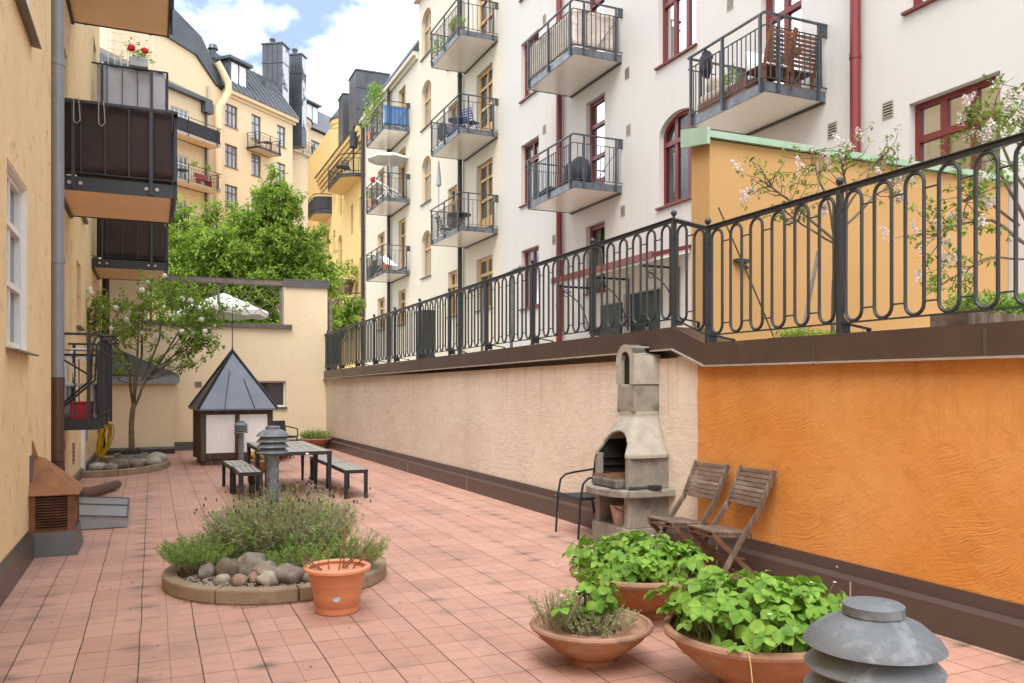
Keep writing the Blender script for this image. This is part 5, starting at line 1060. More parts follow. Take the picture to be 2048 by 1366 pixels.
# lavender bed: kerb ring, gravel, boulders, shrubs
CX_, CY_ = 1.0, 7.38
KB = thing('round_planter_bed', 'round bed edged with curved concrete kerb stones in the middle of the paving', 'planter', (CX_, CY_, 0))
for i in range(9):
    a0, a1 = math.radians(-128 + 40 * i + .35), math.radians(-128 + 40 * (i + 1) - .35); n = 9
    o = [(.93 * math.cos(a0 + (a1 - a0) * k / n), .93 * math.sin(a0 + (a1 - a0) * k / n)) for k in range(n + 1)]; q = [(.81 * math.cos(a0 + (a1 - a0) * k / n), .81 * math.sin(a0 + (a1 - a0) * k / n)) for k in range(n + 1)][::-1]
    m = MB(); m.prism(o + q, 0, .118 + rnd(-.004, .004)); m.build('kerb_stone', 'kerb_concrete', KB, bevel=.016)
m = MB(); m.lathe([(0, .20), (.35, .19), (.6, .13), (.809, .10), (.809, .005)], 36); m.build('earth', 'mossy_soil', KB, smooth='all')
GR = MB()
for _ in range(1500):
    a, q = rnd(-2.9, .3), rnd(.46, .80); z = .13 - (q - .6) * .148 + .002
    GR.ball((CX_ + q * math.cos(a), CY_ + q * math.sin(a), z), rnd(.006, .013), 1, (1, rnd(.7, 1.2), .7))
tag(GR.build('gravel', 'gravel_mix', None, recalc=False), kind='stuff')
bd = [(-155, .70, .085, 1, 'dark brownish boulder at the left end of the lavender bed, under the green cushion'), (-140, .62, .125, 4, 'tall brown boulder leaning in the lavender bed left of the biggest one'), (-121, .55, .145, 1, 'biggest grey boulder of the lavender bed'), (-107, .62, .12, 0, 'smooth grey boulder in the lavender bed right of the biggest one'), (-91, .72, .125, 1, 'round dark grey boulder at the kerb joint of the lavender bed'), (-104, .765, .088, 3, 'pale speckled boulder in the gravel of the lavender bed'), (-122, .77, .07, 2, 'small tan boulder at the front of the lavender bed'), (-134, .76, .065, 3, 'small whitish boulder at the front left of the lavender bed'), (-113, .69, .07, 2, 'small reddish boulder between the bigger ones of the lavender bed'), (-70, .68, .12, 4, 'brown boulder of the lavender bed just left of the orange pot'), (-58, .75, .11, 1, 'grey boulder of the lavender bed behind the orange pot'), (-78, .76, .085, 0, 'flat grey boulder of the lavender bed near the orange pot'), (-22, .74, .13, 1, 'big grey boulder of the lavender bed to the right of the orange pot'), (-96, .60, .075, 2, 'small pinkish boulder of the lavender bed tucked behind the round dark one')]
for i, (a, q, r_, mt, lb) in enumerate(bd):
    a = math.radians(a); q *= .93; r_ *= .86; boulder(lb, (CX_ + q * math.cos(a), CY_ + q * math.sin(a), .10 + r_ * .55 + (.75 - q) * .15), r_, 'stone%d' % mt, (rnd(1, 1.25), rnd(.9, 1.1), rnd(.72, .95)), i * 3, rnd(0, 3))
def sprigs(n, cen, rad, h, seed, leafL=.022, per=15, lean=.5, base=.14, a0=0, a1=6.283, stems=True, spread=1.0, lw=.22):
    random.seed(seed); S, Lf = MB(), MB()
    for _ in range(n):
        a, q = rnd(a0, a1), rad * math.sqrt(rnd(0, 1)); p0 = Vector((cen[0] + q * .75 * math.cos(a), cen[1] + q * .75 * math.sin(a), base + rnd(0, .05)))
        out = Vector((math.cos(a), math.sin(a), 0)) * (lean * (q / rad) ** .8 * spread) + Vector((rnd(-.25, .25), rnd(-.25, .25), 0)); L = h * rnd(.55, 1.1) * (1.05 - .35 * q / rad)
        tip = p0 + (Vector((0, 0, 1)) + out).normalized() * L; mid = p0.lerp(tip, .5) + Vector((rnd(-.04, .04), rnd(-.04, .04), .03)) * (h / .4)
        pts = bez(p0, mid, tip, 5)
        if stems: S.tube(pts, [.003, .0026, .002, .0016, .001], 3, cap=False)
        for k in range(per):
            t = rnd(.25, 1.0); i = min(3, int(t * 4)); c = pts[i].lerp(pts[i + 1], t * 4 - i); d = ((pts[i + 1] - pts[i]).normalized() * rnd(.5, 1.2) + rvec() * .8).normalized()
            x = d.orthogonal().normalized() * leafL * lw; e = c + d * leafL * rnd(.8, 1.7); Lf.add([c, c.lerp(e, .5) + x, e, c.lerp(e, .5) - x], [(0, 1, 2, 3)])
    return S, Lf
def shrub(label, S, Lf, lm, loc, sm='dry_stem', cat='shrub', name='lavender_bush'):
    T_ = thing(name, label, cat, loc); S.build('stems', sm, T_, True, recalc=False)if S.f else None; Lf.build('foliage', lm, T_, True, recalc=False); return T_
S, Lf = sprigs(1050, (CX_ + .08, CY_ + .24), .60, .60, 11, .024, 20, .72)
T1 = shrub('wide grey green lavender bush around the bollard lamp with dry brown flower heads', S, Lf, 'lavender_leaf', (CX_ + .1, CY_ + .22, .1))
S2, L2 = sprigs(330, (CX_ + .1, CY_ + .2), .58, .58, 12, .026, 16, .7); L2.build('fresh_shoots', 'fresh_leaf', T1, True, recalc=False)
m, m2 = MB(), MB()
for _ in range(95):
    a, q = rnd(0, 6.283), rnd(.1, .62); p0 = Vector((CX_ + .1 + q * math.cos(a), CY_ + .2 + q * math.sin(a), .3)); d = Vector((math.cos(a) * q * .9, math.sin(a) * q * .9, rnd(.8, 1.3))).normalized(); e = p0 + d * rnd(.28, .5) * (1.15 - .35 * q)
    m.tube(bez(p0, p0.lerp(e, .6) + Vector((0, 0, .03)), e, 5), .0017, 3, cap=False); m2.ball(e, .010, 1, (.7, .7, 1.7))
m.build('flower_stalks', 'dry_stem', T1, True, recalc=False); tag(m2.build('flower_heads', 'dark_flower', T1, True, recalc=False), kind='stuff')
S, Lf = sprigs(400, (CX_ - .60, CY_ + .05), .32, .28, 13, .02, 26, .9, .13); shrub('bright green cushion shrub at the left end of the lavender bed', S, Lf, 'fresh_leaf', (CX_ - .63, CY_ + .05, .1), name='cushion_shrub')
S, Lf = sprigs(130, (CX_ + .58, CY_ - .44), .18, .33, 14, .022, 22, .8, .12); shrub('loose green lavender hanging over the kerb right of the orange pot', S, Lf, 'fresh_leaf', (CX_ + .58, CY_ - .44, .1))
S, Lf = sprigs(170, (CX_ + .14, CY_ - .44), .26, .28, 15, .022, 22, .9, .13); shrub('green lavender clump among the boulders left of the orange pot', S, Lf, 'fresh_leaf', (CX_ + .12, CY_ - .46, .1))
random.seed(21)
# ---------------------------------------------------------------- orange plastic pot with bare stems
PT = thing('plant_pot', 'tall orange plastic plant pot with silver sticker in front of the lavender bed', 'pot', (1.25, 6.10, 0))
m = MB(); m.lathe([(.0, .0), (.150, .0), (.158, .008), (.160, .05), (.165, .055), (.178, .14), (.187, .205), (.190, .209), (.190, .215), (.1935, .222), (.1935, .228), (.196, .233), (.200, .262), (.204, .268), (.208, .310), (.190, .315), (.180, .24), (.16, .22), (0, .22)], 56); m.build('body', 'plastic_pot', PT, smooth=True)
m = MB(); m.lathe([(.200, .306), (.228, .304), (.244, .312), (.247, .324), (.243, .334), (.230, .340), (.215, .338), (.203, .330), (.200, .306)], 56); m.build('rim', 'pot_rim', PT, smooth=True)
m = MB(); m.lathe([(0, .245), (.188, .24), (.188, .235), (0, .23)], 40); m.build('earth', 'soil', PT)
m = MB(); b = math.radians(-103); vs = []
st = [(-.034, 0), (-.026, .010), (-.012, .016), (.006, .020), (.026, .017), (.028, -.010), (.014, -.020), (-.010, -.017), (-.026, -.008)]
for x, z in st: q = .181 + (z + .125 - .14) * .11 + .0035; vs.append((q * math.cos(b + x / .18), q * math.sin(b + x / .18), .128 + z))
m.add(vs, [tuple(range(len(st)))]); m.build('sticker', plain('sticker_silver', (.62, .66, .68), .3, .3, .5, 90, 0, stain=((.03, .09, .17), 45.0, .52)), PT, recalc=False)
TWG = thing('bare_shrub', 'leafless brown stems growing in the orange plastic pot', 'plant', (1.25, 6.10, .24)); m = MB()
for a, l, up in ((2.6, .34, .75), (2.9, .28, .55), (1.35, .52, 2.2), (1.2, .40, 1.5), (.5, .40, .6), (.35, .46, .5), (.7, .33, .9), (1.9, .32, 1.1), (-.4, .28, .6), (3.4, .3, .6), (.15, .30, .9)):
    d = Vector((math.cos(a), math.sin(a) * .5, up)).normalized(); p = limb(m, (rnd(-.03, .03), rnd(-.03, .03), 0), d * l, .0065, .003, .1, 7, 5)
    for k in (3, 4, 5):
        e = p[k] + (d * .6 + rvec() * .8 + Vector((0, 0, .3))).normalized() * l * rnd(.18, .4); limb(m, p[k], e, .0036, .0016, .12, 5, 4)
m.build('stems', 'twig', TWG, smooth='all', recalc=False)
# ---------------------------------------------------------------- terracotta bowls and strawberries
def bowl(label, loc, R_, H_, group='terracotta bowls with plants'):
    B_ = thing('terracotta_bowl', label, 'planter', loc, rnd(0, 3), group); rb = R_ * .36
    m = MB(); m.lathe([(0, 0), (rb, 0), (rb * 1.04, .012), (rb * 1.02, H_ * .14), (rb * 1.12, H_ * .19), (R_ * .62, H_ * .38), (R_ * .84, H_ * .66), (R_ * .945, H_ * .86), (R_ * .90, H_ * .86), (R_ * .78, H_ * .6), (0, H_ * .5)], 56); m.build('body', 'terracotta', B_, smooth=True)
    m = MB(); m.lathe([(R_ * .90, H_ * .85), (R_ * .95, H_ * .85), (R_ * .985, H_ * .875), (R_, H_ * .925), (R_ * .985, H_ * .975), (R_ * .95, H_), (R_ * .915, H_ * .985), (R_ * .90, H_ * .85)], 64); m.build('rim', 'terracotta_rim', B_, smooth=True)
    m = MB(); m.lathe([(0, H_ * .86), (R_ * .5, H_ * .85), (R_ * .895, H_ * .79), (R_ * .88, H_ * .74), (0, H_ * .7)], 40); m.build('earth', 'mossy_soil', B_, smooth=True); return B_
def leaflet(mb, c, d, n, L, W):
    d = d.normalized(); x = d.cross(n).normalized(); n = x.cross(d); prof = [(.0, .02), (.14, .26), (.17, .24), (.32, .44), (.35, .41), (.52, .52), (.55, .48), (.72, .46), (.75, .41), (.89, .25), (.91, .20), (1.0, .03)]
    vs = []
    for t, w_ in prof:
        z = -.20 * t * t * L; mid = c + d * L * t + n * z
        vs += [mid + x * W * w_ + n * W * w_ * .38, mid, mid - x * W * w_ + n * W * w_ * .38]
    fs = []
    for i in range(len(prof) - 1):
        a, b = 3 * i, 3 * i + 3; fs += [(a, a + 1, b + 1, b), (a + 1, a + 2, b + 2, b + 1)]
    mb.add(vs, fs)
def strawberry(name, label, cen, R_, n, h, size, seed, extra=(), flowers=5, rmax=.98, tilt=.6):
    random.seed(seed); T_ = thing(name, label, 'plants', cen); Lf, St, Fl = MB(), MB(), MB()
    for i in range(n):
        a, q = rnd(0, 6.283), math.sqrt(rnd(0, 1)) * rmax; r0 = q * R_ * .78; base = Vector((r0 * math.cos(a), r0 * math.sin(a), 0))
        hh = h * rnd(.12, 1.0) ** .7 * (1 - .35 * q ** 2); out = Vector((math.cos(a), math.sin(a), 0)) * q * R_ * rnd(.0, .26); tip = base + out + Vector((rnd(-.05, .05), rnd(-.05, .05), hh))
        St.tube(bez(base, base + out * .2 + Vector((0, 0, hh * .7)), tip, 6), [.0032, .003, .0028, .0025, .0022, .002], 4, cap=False)
        nrm = (Vector((0, 0, 1)) + Vector((math.cos(a), math.sin(a), 0)) * q * tilt + rvec() * .55).normalized(); s_ = size * rnd(.5, 1.2); d0 = (Vector((math.cos(a), math.sin(a), 0)) * .8 + rvec() * .7); d0 = (d0 - nrm * d0.dot(nrm)).normalized()
        for k in (-1, 0, 1):
            dd = Matrix.Rotation(k * 1.25, 3, nrm) @ d0; leaflet(Lf, tip + dd * .006, (dd - nrm * .12), nrm, s_ * (1.08 if k == 0 else .95), s_ * .86)
    for i in range(flowers):
        a, q = rnd(0, 6.283), rnd(.2, .9); p = Vector((q * R_ * math.cos(a), q * R_ * math.sin(a), h * rnd(.55, .95)))
        St.tube(bez(Vector((p.x * .8, p.y * .8, 0)), p * .9, p, 5), .0018, 4, cap=False)
        for k in range(5): b = k * 1.257; leaf(Fl, p, Vector((math.cos(b), math.sin(b), .25)), Vector((0, 0, 1)), .013, .013, .1, -.1)
    Lf.build('foliage', 'strawberry_leaf', T_, smooth='all', recalc=False); St.build('stems', 'fresh_stem', T_, recalc=False)
    if Fl.f: Fl.build('flowers', 'white_flower', T_, recalc=False)
    return T_
plain('fresh_stem', (.17, .19, .055), .6, 0, .3, 9, 0)
bowl('largest terracotta bowl full of strawberry leaves, in front behind the nearest lamp', (3.03, 3.62, 0), .50, .345)
bowl('wide terracotta bowl of strawberries in front of the grill', (3.23, 5.12, 0), .50, .345)
bowl('smallest terracotta bowl with one strawberry tuft and dry thyme', (2.42, 4.36, 0), .372, .245)
strawberry('strawberry_plants', 'dense bright strawberry leaves filling the largest bowl', (3.06, 3.62, .29), .54, 350, .33, .076, 31, flowers=8)
strawberry('strawberry_plants', 'dense bright strawberry leaves in the bowl before the grill', (3.23, 5.12, .29), .50, 330, .29, .070, 32, flowers=6)
sb = strawberry('strawberry_plant', 'upright strawberry tuft in the smallest bowl', (2.47, 4.40, .205), .13, 46, .36, .060, 33, flowers=2, rmax=1.0, tilt=.9)
strawberry('strawberry_plant', 'few strawberry leaves on long stalks at the left of the smallest bowl', (2.26, 4.33, .205), .07, 4, .26, .062, 34, flowers=3, tilt=.5)
S, Lf = sprigs(230, (2.42, 4.36), .33, .12, 35, .013, 20, 1.0, .20); shrub('dry brownish thyme covering the soil of the smallest bowl', S, Lf, 'thyme_leaf', (2.42, 4.36, .2), 'dry_stem', 'herb', 'thyme')
S, Lf = sprigs(60, (2.20, 4.40), .12, .24, 36, .013, 26, .5, .20); shrub('taller wispy thyme at the left rim of the smallest bowl', S, Lf, 'thyme_leaf', (2.20, 4.40, .2), 'dry_stem', 'herb', 'thyme')
S, Lf = sprigs(90, (3.28, 5.2), .16, .36, 37, .016, 22, .6, .28); shrub('wispy grey herb among the strawberries before the grill', S, Lf, 'lavender_leaf', (3.28, 5.2, .28), 'dry_stem', 'herb', 'herb_tuft')
m = MB(); m.tube(bez((2.73, 3.33, .32), (2.60, 3.12, .42), (2.555, 3.06, .10), 10), .0022, 5); single(m, 'grass_blade', plain('dry_grass', (.5, .45, .15), .7), 'single yellow grass blade hanging over the rim of the largest bowl', 'grass')
random.seed(41)
bowl('shallow terracotta bowl in the far corner of the paving', (4.05, 22.6, 0), .42, .28)
S, Lf = sprigs(200, (4.05, 22.6), .42, .26, 42, .03, 20, .9, .24); shrub('bushy green herbs in the bowl of the far corner', S, Lf, 'fresh_leaf', (4.05, 22.6, .24), 'dry_stem', 'herb', 'herb_bush')
bowl('terracotta bowl with yellow flowers next to the shed', (2.02, 16.6, 0), .30, .26)
S, Lf = sprigs(70, (2.02, 16.6), .28, .26, 43, .03, 16, .8, .22); t_ = shrub('yellow green flowers in the bowl next to the shed', S, Lf, 'yellow_flower', (2.02, 16.6, .22), 'fresh_stem', 'flowers', 'yellow_flowers')
S, Lf = sprigs(60, (2.32, 16.5), .16, .30, 44, .035, 16, .8, .2); shrub('dark red leaved plant at the side of the bowl by the shed', S, Lf, 'red_leaf', (2.32, 16.5, .2), 'twig', 'plant', 'red_leaved_plant')

# ---------------------------------------------------------------- stone bed with the flowering tree on the left
EB = thing('stone_bed', 'crescent bed edged with concrete kerb at the foot of the ochre wall', 'planter', (-1.0, 19.0, 0))
ang = [math.radians(-100 + 28 * i) for i in range(7)]
for a0, a1 in zip(ang, ang[1:]):
    n = 8; o = [(1.35 * math.cos(a0 + (a1 - a0 - .008) * k / n), 2.1 * math.sin(a0 + (a1 - a0 - .008) * k / n)) for k in range(n + 1)]; q = [(1.22 * math.cos(a0 + (a1 - a0 - .008) * k / n), 1.97 * math.sin(a0 + (a1 - a0 - .008) * k / n)) for k in range(n + 1)][::-1]
    m = MB(); m.prism(o + q, 0, .12); m.build('kerb_stone', 'kerb_concrete', EB, bevel=.015)
m = MB(); m.lathe([(0, .1), (1.0, .05), (1.0, .004)], 40, sx=1.215, sy=1.965); m.v = [(max(x, -.09), y, z) for x, y, z in m.v]; m.build('earth', 'mossy_soil', EB)
lbs = ['pale cobble at the tip of the stone bed under the hose', 'flat grey cobble of the stone bed nearest the wall', 'brown cobble at the front of the stone bed', 'dark rounded boulder of the stone bed below the tree ring', 'white speckled boulder at the right end of the stone bed', 'big pale boulder right of the tree ring']
spots = [(-.93, 17.35, .13, 3), (-.72, 17.2, .12, 1), (-.55, 17.5, .15, 4), (-.28, 17.75, .14, 0), (.02, 18.2, .14, 3), (.08, 18.75, .19, 3)]
for i, (x, y, r_, mt) in enumerate(spots): boulder(lbs[i], (x, y, .10 + r_ * .4), r_, 'stone%d' % mt, (1.2, .95, .75), 60 + i, rnd(0, 3), sub=2)
for i in range(17):
    a, q = math.radians(rnd(-95, 25)), rnd(.45, .86); x, y = -1 + 1.22 * q * math.cos(a), 19 + 1.97 * q * math.sin(a)
    if math.hypot(x + .41, y - 19) < .36 or x < -1.0: continue
    boulder('mixed grey and tan cobble lying in the stone bed around the tree ring', (x, y, .13), rnd(.09, .14), 'stone%d' % (i % 5), (1.15, 1, .75), 80 + i, rnd(0, 3), 'cobbles around the tree ring', 2)
RG = MB(); RG.lathe([(.33, 0), (.33, .27), (.28, .27), (.27, .2), (0, .2)], 36); single(RG, 'tree_ring', 'concrete', 'low round concrete ring around the foot of the flowering tree', 'planter', (-.41, 19.0, 0), smooth=True)
random.seed(51)
VT = thing('viburnum_tree', 'small multi stemmed tree with white snowball flowers in a concrete ring', 'tree', (-.41, 19.0, .2))
tk, lf, fl = MB(), MB(), MB()
p = limb(tk, (0, 0, 0), (.05, 0, 1.1), .062, .05, .03, 7, 9); m = MB(); 
for k in range(26): a = rnd(0, 6.28); m.ball((.16 * rnd(.2, 1) * math.cos(a), .16 * rnd(.2, 1) * math.sin(a), .02 + rnd(0, .1)), rnd(.04, .07), 1, rough=.4, seed=k)
m.build('root_crown', 'dark_bark', VT, smooth='all')
stems = [((.4, 0, 1.7), (1.0, -.1, 2.35), (1.8, -.1, 3.15), .03), ((.3, 0, 1.6), (1.0, -.2, 2.2), (1.5, -.2, 2.45), .022), ((.2, 0, 1.6), (.55, .1, 2.5), (.85, .0, 3.65), .035), ((.4, 0, 1.7), (.9, .1, 2.6), (1.35, .1, 3.35), .03), ((.05, 0, 1.05), (-.02, .1, 2.0), (-.75, -.1, 3.0), .045), ((.05, 0, 1.05), (.2, .2, 2.1), (.30, .2, 3.55), .048), ((.05, 0, 1.0), (.38, 0, 1.75), (1.35, .1, 2.75), .04), ((.05, 0, 1.1), (.12, -.25, 2.1), (.35, -.5, 3.45), .04), ((.38, 0, 1.72), (.7, -.2, 2.2), (1.55, -.3, 3.1), .03), ((.0, 0, 1.7), (-.3, .2, 2.2), (-.35, .3, 3.2), .03), ((.12, 0, 1.5), (-.22, -.3, 1.6), (-.4, -.4, 2.05), .022), ((.3, 0, 1.6), (.7, -.1, 1.75), (1.15, -.15, 1.9), .022), ((-.05, .0, 2.1), (-.6, -.1, 2.5), (-.78, -.2, 3.0), .025)]
tips = []
for a, b, c, r_ in stems:
    r_ *= .72; q = limb(tk, a, b, r_, r_ * .72, .05, 6, 7); q2 = limb(tk, b, c, r_ * .72, r_ * .2, .07, 8, 6)
    for k in range(1, 8):
        for _ in range(2):
            d = (q2[k] - q2[k - 1]).normalized() * .5 + rvec() * .85; d.z = abs(d.z) * .5 + .04; e = q2[k] + d.normalized() * rnd(.22, .58); qq = limb(tk, q2[k], e, .009, .003, .1, 5, 4); tips += qq[2:]
    tips += q2[3:]
for t_ in tips:
    if rnd(0, 1) < (1.0 if t_.z > 2.45 else .6 if t_.z > 1.8 else .3):
        for _ in range(2): spray(lf, t_ + rvec() * rnd(.02, .16), rvec() + Vector((0, 0, -.15)), 4, .088, .062, 1.0)
hi = [q for q in tips if q.z > 2.3]
for _ in range(38):
    t_ = random.choice(hi); d = Vector((t_.x * .3, -.8, .5 + .2 * rnd(-1, 1))).normalized(); fl = MB(); fl.ball(t_ + d * rnd(.14, .3), rnd(.036, .062), 3, rough=.35, seed=_, freq=7); fl.build('blossom', 'white_flower', VT, smooth='all', recalc=False)
tk.build('trunk', 'bark', VT, smooth='all', recalc=False); lf.build('crown', 'snowball_leaf', VT, recalc=False)

# ---------------------------------------------------------------- big tree beyond the end wall
def big_tree(label, name, loc, lobes, trunk_h, r0, n_leaf, L, W, lm, seed, bark='dark_bark', per=5, forks=10):
    random.seed(seed); T_ = thing(name, label, 'tree', loc); tk, lf = MB(), MB(); limb(tk, (0, 0, 0), (rnd(-.1, .1), rnd(-.1, .1), trunk_h), r0, r0 * .75, .03, 7, 10); fork = Vector((0, 0, trunk_h * .98))
    vol = sum(a * b * c for _, (a, b, c) in lobes)
    for cen, (a, b, c) in lobes:
        cv = Vector(cen); main = limb(tk, fork.lerp(Vector((0, 0, trunk_h * 1.3)), rnd(0, .6)), cv + Vector((0, 0, -c * .1)), r0 * .5, r0 * .12, .08, 9, 7); n = max(6, int(n_leaf * a * b * c / vol / (per * 7)))
        for _ in range(n):
            d = rvec(); rr = rnd(.25, 1.0) ** .5; e = cv + Vector((d.x * a, d.y * b, d.z * c)) * rr * (1 + .25 * mnoise.noise(d * 2 + cv))
            s_ = main[random.randint(4, 8)]; q = limb(tk, s_, e, r0 * .07, .008, .10, 6, 4)
            for _k in range(7):
                c_ = q[random.randint(3, 5)] + rvec() * rnd(.03, .30) * min(1.0, a); dr = ((e - cv).normalized() + rvec() * .8 + Vector((0, 0, -.05))).normalized(); spray(lf, c_, dr, per, L, W, .75)
    tk.build('trunk', bark, T_, smooth='all', recalc=False); lf.build('crown', lm, T_, recalc=False); return T_
big_tree('big bright green deciduous tree rising behind the trellised end wall', 'deciduous_tree', (2.85, 31.0, 2.0), [((-2.0, 0, 3.3), (1.2, 1.5, 1.1)), ((-.9, -.6, 4.3), (1.25, 1.5, 1.2)), ((-1.8, .2, 5.0), (.95, 1.1, .8)), ((1.2, .3, 4.7), (1.5, 1.6, 1.35)), ((1.3, .2, 6.3), (1.05, 1.1, .95)), ((1.25, .1, 7.55), (.36, .45, .55)), ((2.5, -.2, 3.5), (1.1, 1.5, 1.2)), ((.2, -1.0, 3.0), (1.6, 1.3, 1.1)), ((-.3, -1, 1.6), (2.7, 1.2, .9)), ((2.65, .2, 5.0), (.8, .9, .8)), ((-2.0, 0, 5.95), (.5, .5, .45)), ((-.9, .1, 5.9), (.5, .5, .5)), ((.1, .2, 5.6), (.8, .8, .7))], 2.4, .19, 52000, .185, .085, 'tree_leaf', 61)
big_tree('dark leafy shrub filling the trellis opening below the parasol', 'garden_shrub', (2.3, 26.4, 2.0), [((0, 0, 1.0), (1.5, .6, .55)), ((-1.4, .2, 1.0), (.8, .6, .6)), ((1.0, .2, 1.2), (.7, .5, .5))], .5, .06, 7000, .13, .06, 'snowball_leaf', 62)
big_tree('leafy side branch tree hanging over the yellow house below its curved balcony', 'young_tree', (8.35, 40.2, 2.0), [((0, 0, 2.9), (.9, .8, .8)), ((.5, 0, 3.7), (.7, .6, .5)), ((-.5, 0, 2.0), (.6, .6, .7)), ((-.7, 0, 3.3), (.5, .5, .5))], 1.6, .08, 3600, .22, .10, 'tree_leaf', 63)
# lilacs on the terrace
def lilac(label, loc, stems, seed, dens=1.0, fl_n=26, L=.055):
    random.seed(seed); T_ = thing('lilac_shrub', label, 'shrub', loc); tk, lf, fl = MB(), MB(), MB(); tips = []
    for path, r_ in stems:
        for (a, b), k in zip(zip(path, path[1:]), range(9)): q = limb(tk, a, b, r_ * .62 * (1 - .22 * k), r_ * .62 * (1 - .22 * (k + 1)), .05, 6, 7)
        for j in range(len(path) - 2 if len(path) > 2 else 0, len(path) - 1):
            a, b = Vector(path[j]), Vector(path[j + 1])
            for _ in range(int(13 * dens)):
                s_ = a.lerp(b, rnd(.1, 1)); d = (b - a).normalized() * .4 + rvec(); d.z = d.z * .6 + .15; qq = limb(tk, s_, s_ + d.normalized() * rnd(.16, .46), .006, .0022, .1, 5, 4); tips += qq[2:]
    for t_ in tips:
        if rnd(0, 1) < .9: spray(lf, t_ + rvec() * .05, rvec() + Vector((0, 0, .2)), 6, L, L * .62, .9)
    ends = tips[2::3]
    for _ in range(fl_n):
        c = random.choice(ends); ax = (Vector((0, 0, 1)) + rvec() * .6).normalized(); l = rnd(.09, .17)
        for k in range(60):
            t = rnd(0, 1); rr = .042 * (1 - t * .8); pnt = c + ax * l * t + rvec() * rr; leaf(fl, pnt, rvec(), rvec(), .022, .02, .1, 0)
    tk.build('trunk', 'bark', T_, smooth='all', recalc=False); lf.build('crown', 'lilac_leaf', T_, recalc=False); fl.build('flowers', 'lilac_flower', T_, recalc=False)
lilac('thin lilac with fading pink flowers behind the middle of the near railing', (6.35, 6.4, 2.1), [(((0, 0, 0), (.12, 0, 1.0), (-.5, .1, 1.45), (-.85, .1, 1.6)), .035), (((.12, 0, 1.0), (.2, 0, 1.5), (.1, 0, 1.95)), .028), (((.15, 0, 1.2), (.6, .05, 1.55), (1.1, .05, 1.85)), .025), (((.1, 0, .95), (-.2, -.1, 1.5), (-.3, 0, 1.95)), .022), (((.2, 0, 1.4), (.6, .1, 1.85), (.85, .1, 2.05)), .02), (((.12, 0, 1.0), (-.3, .1, 1.2), (-.55, .1, 1.35)), .02)], 71, 1.05, 30, .040)
lilac('pale blooming lilac leaning over the railing at the right edge', (7.9, 5.3, 2.1), [(((0, 0, 0), (-.1, 0, .9), (-.55, .1, 1.15), (-1.35, .1, .95)), .04), (((-.1, 0, .9), (-.5, 0, 1.5), (-.75, 0, 1.8)), .03), (((0, 0, .6), (.1, 0, 1.5), (-.2, 0, 2.45)), .035), (((0, 0, 1.3), (-.45, .1, 2.0), (-.7, .1, 2.15)), .025), (((-.3, 0, 1.1), (-.8, 0, 1.35), (-1.1, 0, 1.25)), .025), (((-.1, 0, .8), (-.7, .1, .75), (-1.3, .1, .45)), .02), (((-.05, 0, 1.5), (.05, .1, 2.0), (-.2, .1, 2.2)), .025)], 72, 1.25, 42, .056)
def trough(label, plabel, x0, x1, y, z, h, lm, n, seed, hh, ll):
    T_ = thing('planter_box', label, 'planter', ((x0 + x1) / 2, y, z)); hx = (x1 - x0) / 2; m = MB(); m.span((-hx, -.15, 0), (hx, -.12, h)); m.span((-hx, .12, 0), (hx, .15, h)); m.span((-hx, -.12, 0), (-hx + .03, .12, h)); m.span((hx - .03, -.12, 0), (hx, .12, h)); m.build('box', 'weathered_wood', T_); m = MB(); m.span((-hx + .031, -.119, .01), (hx - .031, .119, h - .04)); m.build('earth', 'soil', T_)
    random.seed(seed); lf = MB()
    for _ in range(n): spray(lf, Vector((rnd(x0 + .05, x1 - .05), y + rnd(-.12, .12), z + h + rnd(-.03, hh))), Vector((rnd(-.4, .4), rnd(-.4, .4), 1)), 3, ll, ll * .4, .7)
    single(lf, 'trough_plants', lm, plabel, 'plants', recalc=False)
trough('weathered wooden planter box on the coping at the right edge', 'fresh green sprouts in the planter box at the right edge', 5.02, 6.75, 4.0, 2.03, .13, 'fresh_leaf', 900, 73, .13, .05)
trough('low planter box at the foot of the thin lilac', 'dark ground ivy spilling out of the box under the thin lilac', 5.55, 6.6, 6.3, 2.035, .10, 'snowball_leaf', 230, 74, .07, .05)
m = MB(); m.tube(bez((6.1, 6.9, 2.05), (5.75, 7.0, 2.9), (5.62, 7.3, 3.6), 8), .009, 6); single(m, 'stake', 'dark_bark', 'thin dark stake leaning against the orange yellow terrace wall', 'stake'); m = MB(); m.beam((6.1, 6.6, 2.04), (6.5, 6.75, 3.1), .03, .03); single(m, 'wooden_stake', 'trellis_wood', 'pale wooden stake propping the thin lilac', 'stake')

random.seed(90); m = MB()
for _ in range(130):
    x, y = rnd(-.7, 4.4), rnd(3.4, 14); leaf(m, Vector((x, y, .004)), Vector((rnd(-1, 1), rnd(-1, 1), rnd(0, .2))), Vector((rnd(-.3, .3), rnd(-.3, .3), 1)), rnd(.012, .034), rnd(.006, .018), .3, .1)
for _ in range(60): a = rnd(-2.6, -.9); q = rnd(.935, 1.0); leaf(m, Vector((CX_ + q * math.cos(a), CY_ + q * math.sin(a), .005)), Vector((rnd(-1, 1), rnd(-1, 1), .1)), Vector((0, 0, 1)), rnd(.015, .04), rnd(.004, .012), .3, .1)
tag(m.build('fallen_leaves', 'twig', None, recalc=False), kind='stuff')
